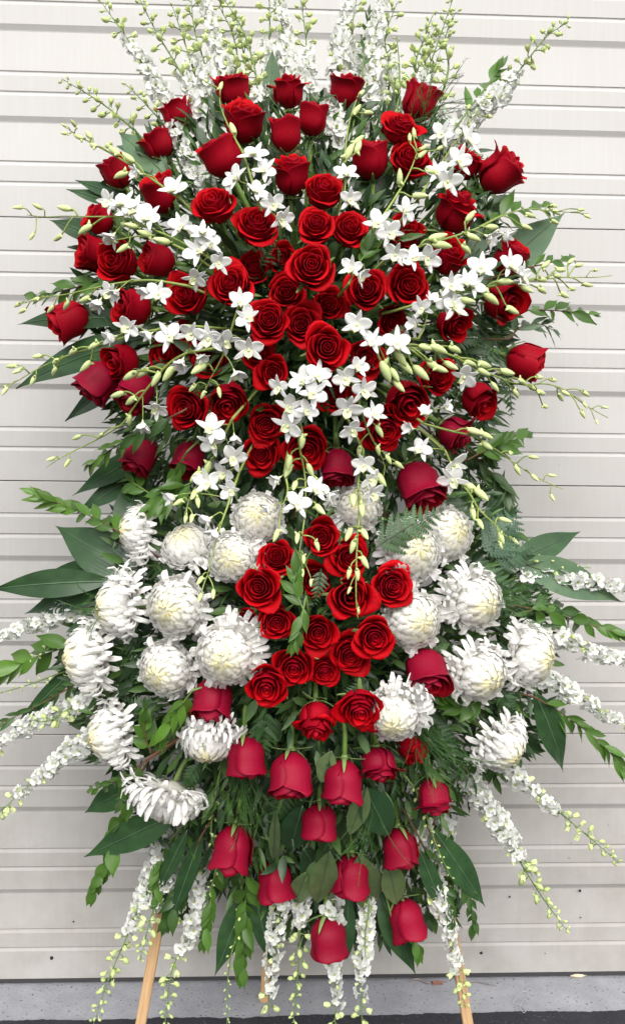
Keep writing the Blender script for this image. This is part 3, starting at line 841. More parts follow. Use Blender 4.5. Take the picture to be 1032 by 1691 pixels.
def add_orchid(stem, fl, buds, label, lift=0.055, tipY=None):
    rs = random.Random(int(stem[0][0]*3+stem[-1][1]*11))
    W = [at(x, y, spray_Y(x, y) - lift) for x, y in stem]
    S = spline(W, 50)
    root = link(bpy.data.objects.new('orchid_spray', None)); root.matrix_basis = Matrix.Translation(S[0])
    props(root, label, 'orchid spray', 'white orchid sprays')
    inv = Matrix.Translation(-S[0])
    q = MB()
    e = anchor_for(*stem[0])
    q.tube([e, e.lerp(S[0], 0.6)+Vector((0, -0.015, 0))] + S, [0.0022, 0.0022]+[0.0021*(1-0.72*i/49) for i in range(50)], 6)
    def nearest(p, back=0):
        k = min(range(50), key=lambda i: (S[i]-p).length_squared)
        return k
    for (x, y, *o) in fl:
        Y = spray_Y(x, y) - lift - 0.012 + rs.uniform(-0.008, 0.008)
        p = at(x, y, Y)
        k = max(0, nearest(p)-3)
        tight = bool(o) and o[0] == 't'
        away = p - S[k]; away.y = 0
        away = away.normalized() if away.length > 1e-4 else Vector((0, 0, -1))
        A = (Vector((0, -1, 0)) + away*rs.uniform(0.1, 0.7) + Vector((rs.uniform(-.45, .45), 0, rs.uniform(-0.5, 0.3)))).normalized()
        lib = BLOSSOMS[rs.choice((8, 9, 10))] if tight else BLOSSOMS[rs.randrange(8)]
        if tight: A = (away + Vector((0, -0.5, -0.5))).normalized()
        m = inv @ frame(p, A, rs.uniform(-1.1, 1.1), rs.uniform(0.85, 1.12)*mpp(Y)*1030*(0.90 if tight else 1.02))
        bl = new_obj('blossom', lib['core'], root, m)
        for nm, me in lib['parts']:
            new_obj(nm, me, bl)
        back = p - A*0.005
        q.tube(bez(S[k], S[k]+(back-S[k])*0.3+Vector((0, 0, 0.008)), back - A*0.015, back, 6), 0.0009, 5)
    for (x, y, *o) in buds:
        Y = spray_Y(x, y) - lift - 0.008 + rs.uniform(-0.008, 0.008)
        c = at(x, y, Y)
        k = max(0, nearest(c)-rs.choice((2, 3, 4)))
        t = k/49
        s = (1.22 - 0.52*t)*rs.uniform(0.9, 1.1)*(o[0] if o else 1.0)
        away = (c - S[k])
        away = away.normalized() if away.length > 1e-4 else Vector((0, 0, -1))
        tang = (S[min(49, k+2)]-S[max(0, k-2)]).normalized()
        D = (away*0.8 + tang*0.6 + Vector((0, rs.uniform(-.35, .1), -0.25))).normalized()
        b0 = c - D*0.0105*s
        new_obj('bud', rs.choice(OBUDS), root, inv @ frame(b0, D, rs.uniform(0, 6.28), s))
        mid = S[k].lerp(b0, 0.5) + Vector((0, -0.003, 0.004))
        q.tube(bez(S[k], mid, b0 - D*0.006, b0, 6), [0.0011*s+0.0002]*7, 5)
    q.xform(inv)
    new_obj('stem', q.mesh('orchid_stem', [M['orchid_stem']]), root)

# ------------------------------------------------------------------ leaves
def leaf_grid(L, W, nv, nu, peak=0.42, fold=0.25, bend=0.0, wave=0.0, rs=None, sharp=1.0, twist=0.0):
    G = np.zeros((nv, nu, 3)); UV = np.zeros((nv, nu, 3))
    ph = rs.uniform(0, 6.28) if rs else 0
    z, x, e = 0.0, 0.0, 0.0
    for j in range(nv):
        t = j/(nv-1)
        if j: x += math.cos(e)*L/(nv-1); z += math.sin(e)*L/(nv-1); e -= bend/(nv-1)
        a = t/peak if t < peak else 1-(t-peak)/(1-peak)
        w = W/2*(math.sin(max(0, a)*math.pi/2)**(0.8 if t < peak else sharp)) + 0.0003
        tw = twist*t
        for i in range(nu):
            u = i/(nu-1)*2-1
            y = u*w; h = abs(u)*w*fold + wave*W*math.sin(7*t+ph+u*1.5)*abs(u)
            G[j, i] = (x, y*math.cos(tw)-h*math.sin(tw), z + y*math.sin(tw) + h*math.cos(tw)); UV[j, i] = (u, t, 0)
    return G, UV

def leaf_to_mesh(name, grids, mats, mis=None):
    b = MB(); uv = []
    for k, (G, UV) in enumerate(grids):
        b.grid(G, mis[k] if mis else 0); uv.append(UV.reshape(-1, 3))
    me = b.mesh(name, mats)
    a = me.attributes.new('leaf_uv', 'FLOAT_VECTOR', 'POINT')
    a.data.foreach_set('vector', np.concatenate(uv).ravel())
    return me

def lframe(p, d, nrm, s=1.0):
    """X along the leaf, Z its upper side"""
    x = Vector(d).normalized()
    z = Vector(nrm); z = z - x*z.dot(x)
    if z.length < 1e-4: z = Vector((0, 0, 1)) - x*x.z
    z.normalize(); y = z.cross(x)
    m = (Matrix(((x.x, y.x, z.x), (x.y, y.y, z.y), (x.z, y.z, z.z)))*s).to_4x4()
    m.translation = p
    return m

def add_blade(b, t, w, mat, label, dY0=0.05, dY1=0.05, bend=0.35, roll=0.0, wave=0.02, name='broad_leaf', peak=0.42, sharp=1.45):
    """one large leaf from base pixel b to tip pixel t"""
    rs = random.Random(int(b[0]+t[1]*3))
    Y0 = spray_Y(*b)+dY0; Y1 = spray_Y(*t)+dY1
    P0, P1 = at(*b, Y0), at(*t, Y1)
    L = (P1-P0).length
    G, UV = leaf_grid(L*1.04, w*0.95*mpp((Y0+Y1)/2), 16, 9, peak=peak, fold=0.16, bend=bend, wave=wave, rs=rs, sharp=sharp, twist=rs.uniform(-0.3, 0.3))
    d = P1-P0
    side = d.cross(Vector((0, -1, 0))).normalized()
    nrm = Vector((0, -1, 0.35)) + side*roll
    e = bend/2
    m = lframe(P0, d, nrm)
    m = m @ Matrix.Rotation(-e, 4, 'Y')
    o = new_obj(name, leaf_to_mesh(name, [(G, UV)], [M[mat]]), None, m)
    props(o, label, 'leaf', 'large leaves of the spray')
    q = MB(); c = [Vector(G[j, 4]) + Vector((0, 0, 0.0006)) for j in range(16)]
    q.tube(c, [0.0016*(1-0.8*j/15) for j in range(16)], 5)
    new_obj('midrib', q.mesh('midrib', [M['blade_grey' if mat != 'blade_grey' else 'rose_leaf']]), o)
    return o

SPRIG_LEAF = {}
def sprig_leaf(mat, shape):
    k = (mat, shape)
    if k not in SPRIG_LEAF:
        rs = random.Random(hash(shape) % 1000 if False else len(shape)*17)
        out = []
        for i in range(3):
            asp = {'narrow': 0.24, 'mid': 0.36, 'round': 0.52}[shape]
            out.append(leaf_to_mesh('sprig_leaf', [leaf_grid(1.0, asp, 8, 5, peak=0.42, fold=0.3, bend=0.5*rs.uniform(0.2, 1.4), rs=rs, wave=0.06, sharp=1.55)], [M[mat]]))
        SPRIG_LEAF[k] = out
    return SPRIG_LEAF[k]

def add_sprig(pts, n, ll, mat, shape, label, dY=0.0, stem='lark_stem', tipmat=None, spread=0.55, start=0.12, r=0.0016):
    rs = random.Random(int(pts[0][0]*5+pts[-1][1]))
    W = [at(x, y, spray_Y(x, y)+dY) for x, y in pts]
    S = spline(W, 30)
    root = link(bpy.data.objects.new('leafy_sprig', None)); root.matrix_basis = Matrix.Translation(S[0])
    props(root, label, 'sprig', 'leafy sprigs of the spray')
    inv = Matrix.Translation(-S[0])
    q = MB(); e = anchor_for(*pts[0])
    q.tube([e, e.lerp(S[0], 0.5)]+S, [r, r]+[r*(1-0.6*i/29) for i in range(30)], 5); q.xform(inv)
    new_obj('stem', q.mesh('sprig_stem', [M[stem]]), root)
    az = rs.uniform(0, 6.28); n = int(n*1.35)
    for k in range(n):
        t = start + (1-start)*(k+0.5)/n
        x = t*29; i = min(28, int(x))
        p = S[i].lerp(S[i+1], x-i)
        tang = (S[i+1]-S[i]).normalized()
        side = tang.cross(Vector((0, -1, 0.2))).normalized(); nn = side.cross(tang)
        out = side*(1 if k % 2 else -1)*rs.uniform(0.45, 1.1) + nn*0.7*math.sin(az)
        sp = spread*(1-0.45*t)
        D = (tang*(1-sp*0.5) + out*sp + Vector((0, 0, -0.08))).normalized()
        s = ll*1.15*mpp(-0.36)*rs.uniform(0.75, 1.2)*(1.0 if t < 0.85 else 0.8)
        m_ = tipmat if (tipmat and t > 0.55) else mat
        nrm = Vector((0, -1, 0.6)) + side*rs.uniform(-.5, .5)
        new_obj('leaf', rs.choice(sprig_leaf(m_, shape)), root, inv @ lframe(p, D, nrm, s))
        az += 2.4
    D = (S[29]-S[27]).normalized()
    new_obj('leaf', rs.choice(sprig_leaf(tipmat or mat, shape)), root, inv @ lframe(S[29], D, Vector((0, -1, 0.5)), ll*mpp(-0.36)*0.8))

def make_pinna(mat, seed):
    rs = random.Random(seed); grids = []
    # a toothed side-leaflet of the frond: lobes along a midline, length 1
    n = 7
    for s in (-1, 1):
        for k in range(n):
            t = (k+0.4)/n
            L = 0.21*(1-t)**0.8*(1.05 if k else 0.8)+0.04
            G, UV = leaf_grid(L, 0.12, 4, 3, peak=0.45, fold=0.1, bend=0.3, rs=rs)
            m = Matrix.Translation((t*0.92, 0, 0)) @ Matrix.Rotation(s*0.95, 4, 'Z')
            V = np.array([tuple(m @ Vector(p)) for p in G.reshape(-1, 3)]).reshape(G.shape)
            V[:, :, 2] -= 0.10*V[:, :, 0]**2
            grids.append((V, UV))
    G, UV = leaf_grid(1.0, 0.09, 5, 3, peak=0.2, fold=0.1, bend=0.2, rs=rs); grids.append((G, UV))
    return leaf_to_mesh('pinna', grids, [M[mat]])
PINNA = {m: [make_pinna(m, 40+i) for i in range(2)] for m in ('fern', 'fern_blue')}
def add_frond(b, t, mat, label, dY=0.0, n=9, wide=0.42, bow=0.0):
    rs = random.Random(int(b[0]*3+t[1]))
    P0 = at(*b, spray_Y(*b)+dY+0.01); P1 = at(*t, spray_Y(*t)+dY)
    L = (P1-P0).length
    mid = P0.lerp(P1, 0.5) + Vector((0, -0.012, bow*L))
    S = spline([P0, mid, P1], 24)
    root = link(bpy.data.objects.new('fern_frond', None)); root.matrix_basis = Matrix.Translation(P0)
    props(root, label, 'fern', 'fern fronds of the spray')
    inv = Matrix.Translation(-P0)
    e = anchor_for(*b)
    q = MB(); q.tube([e, e.lerp(P0, 0.6)]+S, [0.0015, 0.0015]+[0.0013*(1-0.7*i/23) for i in range(24)], 5); q.xform(inv)
    new_obj('rachis', q.mesh('rachis', [M[mat]]), root)
    for k in range(n):
        tt = 0.10 + 0.86*k/(n-1); x = tt*22; i = int(x)
        p = S[i].lerp(S[i+1], x-i); tang = (S[i+1]-S[i]).normalized()
        side = tang.cross(Vector((0, -1, 0.25))).normalized()
        ln = L*wide*0.85*(1-tt)**0.65*(0.9 if k else 0.75) + L*0.05
        for s in (-1, 1):
            D = (tang*0.62 + side*s*0.8 + Vector((0, rs.uniform(-.1, .2), -0.05))).normalized()
            new_obj('pinna', rs.choice(PINNA[mat]), root, inv @ lframe(p, D, Vector((rs.uniform(-.2, .2), -1, 0.3)), ln*rs.uniform(0.9, 1.1)))

# ------------------------------------------------------------------ what stands where: roses
ROSES = [
 (383,150,62,(-.15,1,.45),'s',.03,'upright red rose at the top left, half hidden behind the broad cup-shaped rose'),
 (294,188,54,(-.35,1,.3),'s',.03,'dark red rose behind larkspur, second from the upper left edge'),
 (264,238,52,(-.5,.8,.3),'s',.04,'dark red rose crossed by green larkspur buds at the upper left'),
 (402,203,72,(.1,.9,.7),'s',-.01,'broad cup-shaped red rose at the top, crossed by a thin orchid stem'),
 (367,259,68,(-.55,.95,.35),'b',-.02,'smooth red rosebud leaning up to the left below the broad cup-shaped rose'),
 (477,150,58,(0,1,.4),'w',.01,'ruffled upright red rose at top centre, topmost of its column'),
 (517,198,50,(.1,1,.3),'b',.0,'slim upright red rosebud beside the long white larkspur spike'),
 (471,222,54,(-.05,1,.3),'b',-.02,'straight upright red rosebud with green sepals at its foot, top centre'),
 (572,152,60,(.15,1,.4),'s',.03,'red rose at the top split in two by a white larkspur spike'),
 (483,288,68,(0,1,.55),'w',-.01,'ruffled upright red rose just below the two slim upright buds'),
 (693,170,58,(.35,1,.25),'b',-.01,'plump red rosebud leaning right, highest rose at upper right'),
 (661,214,66,(.15,.75,.8),'o',-.02,'red rose with many fine rims below the plump bud at upper right'),
 (612,263,64,(-.15,1,.4),'b',.01,'dark smooth red rosebud at upper right beside a thin orchid stem'),
 (676,266,70,(.1,.35,1),'o',-.01,'open red rose with orchid buds dangling over it, upper right'),
 (828,285,78,(.85,.55,.45),'w',-.01,'wide open red rose with curled petals sticking out at upper right edge'),
 (768,272,56,(.45,.7,.5),'s',.03,'red rose half covered by white orchid blossoms at upper right'),
 (194,283,54,(-.5,.9,.35),'b',.01,'egg-shaped red rosebud at the upper left edge below orchid buds'),
 (264,322,58,(-.35,.8,.5),'b',.01,'smooth red rose touched by a single white orchid blossom, upper left'),
 (354,341,72,(-.25,.55,.9),'o',-.03,'open red rose at left of centre, above a green rose stem'),
 (424,375,70,(.1,.5,1),'o',-.02,'open red rose with a pointed right petal, left of the centre column'),
 (533,317,66,(.1,.55,.9),'o',-.02,'open red rose in the centre column, just right of the ruffled upright one'),
 (522,374,62,(-.1,.3,1),'o',-.02,'left one of two open roses side by side above the big centre rose'),
 (576,379,64,(.15,.3,1),'o',-.005,'right one of two open roses side by side above the big centre rose'),
 (514,441,78,(0,.12,1),'o',-.055,'big fully open red rose at the middle of the upper half'),
 (752,347,78,(.35,.85,.5),'w',.0,'large red rose with an upright petal on its right, right of centre'),
 (166,362,54,(-.7,.4,.5),'s',.02,'red rose behind white orchids at the left edge, under a thin orchid stem'),
 (158,420,58,(-.8,.15,.5),'b',.02,'red rose at left edge, outer one of a touching pair'),
 (196,434,66,(-.35,.1,.9),'s',-.01,'red rose at left edge, inner one of a touching pair'),
 (262,429,56,(-.9,.05,.45),'b',.0,'smooth red rosebud facing left below two lime orchid buds'),
 (668,390,56,(.1,.3,.8),'s',.05,'dark red rose tucked behind white orchids right of centre'),
 (738,426,64,(.35,.5,.7),'s',.01,'dark red rose under pale lime orchid buds on the right'),
 (842,427,56,(.5,.75,.5),'b',.03,'red rosebud with a curled lip above white orchids at the right edge'),
 (418,446,60,(.1,.2,1),'o',.03,'shaded red rose under a small fern tip left of the big centre rose'),
 (466,432,52,(-.2,.1,1),'o',.04,'deep shaded red rose squeezed against the left of the big centre rose'),
 (382,474,72,(-.15,.3,1),'o',-.01,'open red rose just below a large white orchid blossom, left of centre'),
 (473,484,62,(-.1,.05,1),'o',.02,'shaded open red rose below left of the big centre rose'),
 (311,490,70,(-.35,.1,.95),'o',-.01,'large open red rose on the left with an orchid hanging over its top'),
 (220,507,62,(-.75,-.05,.6),'b',.0,'smooth red rose on the left facing outward, above a cluster of orchids'),
 (115,529,64,(-.85,-.45,.3),'b',.0,'lone red rosebud farthest out on the left edge'),
 (541,503,56,(.1,0,1),'o',.01,'small shaded open rose below right of the big centre rose'),
 (497,536,64,(-.05,-.05,1),'o',-.01,'dark open rose directly under the shaded pair in the centre'),
 (605,480,70,(-.1,.05,1),'o',-.02,'left one of a bright pair of open roses right of centre'),
 (672,474,74,(.15,.05,1),'o',-.025,'right one of a bright pair of open roses right of centre'),
 (444,530,66,(-.05,.02,1),'o',-.025,'bright open red rose right beside a white orchid cluster, centre left'),
 (648,531,58,(.1,-.2,.9),'o',.02,'shaded red rose with a fern tip on it, below the bright right pair'),
 (747,533,58,(.35,-.35,.7),'s',.02,'dark red rose half turned down, on the right below orchids'),
 (829,497,70,(.45,-.35,.6),'s',.01,'dark red rose behind a long orchid spray near the right edge'),
 (539,574,76,(.05,-.05,1),'o',-.05,'bright fully open rose with pointed corners, centre of the spray'),
 (604,590,62,(.1,-.1,1),'o',.03,'red rose mostly covered by white orchids right of the bright pointed rose'),
 (867,597,66,(.9,-.35,.3),'b',.0,'lone crimson rosebud facing right, farthest out on the right edge'),
 (325,548,50,(-.2,0,1),'s',.05,'deep shaded rose behind orchids, below the large open left rose'),
 (278,586,52,(-.3,0,1),'s',.05,'deep shaded rose behind pendant green orchid buds on the left'),
 (345,592,60,(-.1,0,1),'s',.05,'deep shaded rose under the white orchid cluster, left of centre'),
 (424,586,62,(.05,-.1,1),'o',.015,'shaded open rose under the white orchid cluster, centre left'),
 (452,616,58,(0,-.1,1),'o',-.01,'small tight-centred open rose, lower left of the bright pointed rose'),
 (164,631,66,(-.6,-.75,.2),'h',-.005,'crimson rosebud pointing down left, outermost of three at the left edge'),
 (201,597,58,(-.5,-.2,.6),'b',.015,'crimson rose behind two others at the left edge, under an orchid stem'),
 (224,645,64,(-.35,-.7,.45),'h',.005,'crimson rose pointing down, innermost of three at the left edge'),
 (311,676,74,(-.35,-.05,1),'o',-.015,'large dark open rose at lower left, beside a green leafy sprig'),
 (376,662,68,(.05,-.5,.8),'s',-.01,'rounded red rose tipped downward under two dangling lime orchid buds'),
 (722,622,64,(.15,-.1,1),'o',.0,'red open rose under an arching row of orchid buds, right side'),
 (671,661,76,(.1,-.4,.85),'s',-.01,'large crimson red rose tilted down, right of centre'),
 (788,660,64,(.45,-.55,.55),'s',.01,'dark square-looking red rose tilted down at the right'),
 (752,716,72,(.75,-.5,.3),'v',-.005,'crimson rose with a side petal, facing right and down with stem above it'),
 (550,652,60,(0,-.1,1),'o',.04,'shaded red rose mostly hidden behind the two hanging orchid clusters'),
 (440,700,66,(.0,-.15,1),'o',.01,'red rose left of the left hanging orchid cluster, upper of two'),
 (431,750,64,(0,-.1,1),'o',-.005,'dark red rose left of the left hanging orchid cluster, lower of two'),
 (507,741,76,(0,-.25,.95),'o',-.015,'large open rose crossed by the left hanging orchid stem'),
 (632,707,76,(.15,-.35,.9),'o',-.01,'large red rose crossed by the right hanging orchid stem'),
 (556,772,60,(0,-.95,.45),'h',-.005,'bright crimson bud hanging straight down between two orchid stems'),
 (692,803,72,(.3,-.75,.5),'h',-.005,'bright crimson bud hanging over the upper right chrysanthemums'),
 (233,752,58,(-.45,-.8,.3),'h',.01,'crimson bud at the lower left end of the upper roses'),
 (311,757,58,(-.25,-.85,.35),'h',.01,'crimson bud pointing down among leaves, left of the orchid cluster'),
 # lower half
 (531,889,64,(-.05,.15,1),'o',.0,'topmost open rose of the lower heart-shaped group'),
 (577,921,66,(.05,.1,1),'o',.01,'dark open rose crossed by hanging orchid buds, lower group'),
 (457,921,60,(-.05,.3,1),'o',.0,'small open rose touching the chrysanthemum, upper left of lower group'),
 (429,970,72,(-.1,.15,1),'o',-.03,'bright large open rose with a clear spiral, left of lower group'),
 (405,1027,50,(-.25,.05,1),'o',.015,'small dark rose at the left edge of the lower group'),
 (457,1028,64,(0,.05,1),'o',-.02,'open rose with a fine spiral, left of the bright green sprig'),
 (577,984,80,(.0,.1,1),'w',-.02,'wide square-petalled open rose under the hanging orchid tip, lower group'),
 (646,967,70,(.1,.1,1),'o',-.02,'open rose touching the white chrysanthemums at the right of the lower group'),
 (518,958,58,(0,.05,1),'o',.05,'deep shaded rose behind the bright green sprig'),
 (525,1043,66,(0,0,1),'o',.005,'dark open rose just below right of the bright green sprig'),
 (618,1052,72,(.0,0,1),'o',-.03,'bright open rose with a clear spiral, right of the lower group'),
 (577,1080,68,(.05,-.05,1),'o',.01,'dark open rose below the bright spiral rose, lower group'),
 (486,1101,70,(-.05,-.1,1),'o',-.015,'open red rose at the bottom left of the lower group'),
 (536,1108,54,(.05,-.15,1),'o',.015,'small open rose squeezed in at the bottom centre of the lower group'),
 (441,1133,74,(-.05,-.15,1),'o',-.03,'bright oval open rose touching a chrysanthemum, lowest left of the group'),
 (353,1157,66,(-.1,-.8,.5),'h',.005,'crimson rose tipped down below two chrysanthemums, left side'),
 (704,1109,70,(.1,-.65,.65),'h',-.005,'crimson rose wedged between chrysanthemums on the right'),
 (595,1169,78,(-.05,-.35,.9),'o',-.02,'large open red rose covered at its right by a curly chrysanthemum'),
 (522,1191,70,(0,-.7,.65),'w',.0,'dark ruffled red rose facing down at the centre below the group'),
 (405,1251,66,(.05,-.95,.3),'h',.0,'red bud hanging down right beside a chrysanthemum, left'),
 (481,1281,72,(0,-.85,.5),'h',-.02,'plump crimson bud opening downward, centre left of the hanging roses'),
 (626,1264,70,(.1,-.8,.45),'v',.0,'crimson rose with a folded lip under the curly chrysanthemum'),
 (683,1235,60,(.6,-.5,.5),'w',.025,'red rose showing only wavy petals right of the curly chrysanthemum'),
 (567,1291,66,(-.05,-1,.25),'h',-.01,'crimson bud hanging straight down, centre, with a pale stem above'),
 (716,1318,70,(.1,-.9,.35),'v',-.005,'crimson rose with winged petals hanging at the lower right'),
 (528,1357,60,(0,-.95,.25),'h',.005,'dark crimson bud hanging at the centre between rose leaves'),
 (384,1402,66,(-.15,-1,.2),'h',-.01,'crimson bud hanging at the far left of the lower roses'),
 (453,1455,60,(.05,-1,.2),'h',-.005,'crimson bud hanging above white larkspur, lower left of centre'),
 (661,1402,60,(.1,-.95,.25),'h',.0,'crimson bud hanging at the lower right beside larkspur florets'),
 (580,1447,62,(.02,-1,.2),'h',-.02,'bright crimson bud hanging between two grey rose leaves'),
 (670,1518,60,(.25,-.9,.2),'h',.005,'dark red bud hanging in front of a dark leaf, lowest on the right'),
 (541,1549,64,(.05,-1,.15),'h',-.01,'lowest crimson bud of the spray, hanging at bottom centre'),
]
for r in ROSES: add_rose(*r)

# ------------------------------------------------------------------ chrysanthemums
MUM_SPEC = [
 (224,876,94,(-.92,.10,.35),(1,-.2),1,.01,'white chrysanthemum turned left, topmost at the left edge'),
 (306,898,92,(-.25,.75,.60),(1,-.6),2,.0,'white chrysanthemum turned up, under a white orchid blossom'),
 (382,921,90,(-.10,.05,1),(1,.1),2,-.01,'narrow white chrysanthemum with a yellow eye between rose group and left ones'),
 (426,853,92,(.0,.30,1),(0,-1),0,-.01,'round cream chrysanthemum at the top centre, above the lower roses'),
 (593,836,86,(.05,.30,1),(-1,0),2,.02,'white chrysanthemum half hidden behind the hanging orchid stems'),
 (682,909,112,(.18,.22,1),(-1,-.4),0,-.02,'largest white chrysanthemum, right of the lower roses, partly over another'),
 (743,880,98,(.35,.20,.9),(-1,0),0,.01,'cream chrysanthemum tucked behind the largest one on the right'),
 (190,1004,112,(-.85,.0,.5),(1,.3),1,.0,'white chrysanthemum turned left, above the outermost left one'),
 (288,1002,110,(-.30,.05,.95),(1,-.2),0,-.01,'big round white chrysanthemum with yellow centre on the left'),
 (140,1086,122,(-.88,-.05,.42),(1,.2),1,.005,'white chrysanthemum in profile, outermost on the left'),
 (271,1106,104,(-.35,-.05,.95),(1,0),0,.0,'white chrysanthemum with a bright yellow centre below the big round left one'),
 (372,1083,112,(-.10,-.05,1),(.8,.7),1,-.02,'big white chrysanthemum left of the lower roses with loose upper petals'),
 (686,1025,106,(.28,.02,1),(-1,0),0,-.01,'oval white chrysanthemum directly right of the lower roses'),
 (790,995,108,(.42,-.05,.9),(-1,.25),1,-.01,'white chrysanthemum with curling petals on its left side, upper right'),
 (797,1116,108,(.40,-.20,.9),(-1,.5),1,-.01,'white chrysanthemum with yellow centre, lower one of the right trio'),
 (880,1083,118,(.72,-.05,.65),(-1,.2),2,.0,'white chrysanthemum outermost on the right'),
 (650,1184,104,(-.15,-.30,.9),(.6,.9),1,-.025,'white chrysanthemum with a crown of curly petals, over the large red rose'),
 (833,1234,108,(.55,-.45,.6),(-.8,.8),1,-.005,'white chrysanthemum with curly petals, lowest on the right'),
 (178,1216,112,(-.82,-.15,.5),(1,.4),1,.005,'white chrysanthemum with yellow centre in profile, lower left edge'),
 (343,1229,102,(-.05,-.75,.62),(.4,1),1,-.005,'white chrysanthemum facing down beside a red bud, left'),
 (279,1322,128,(-.28,-.90,.22),(.2,1),1,-.005,'flat white chrysanthemum facing down, lowest on the left'),
]
for m_ in MUM_SPEC: add_mum(*m_)

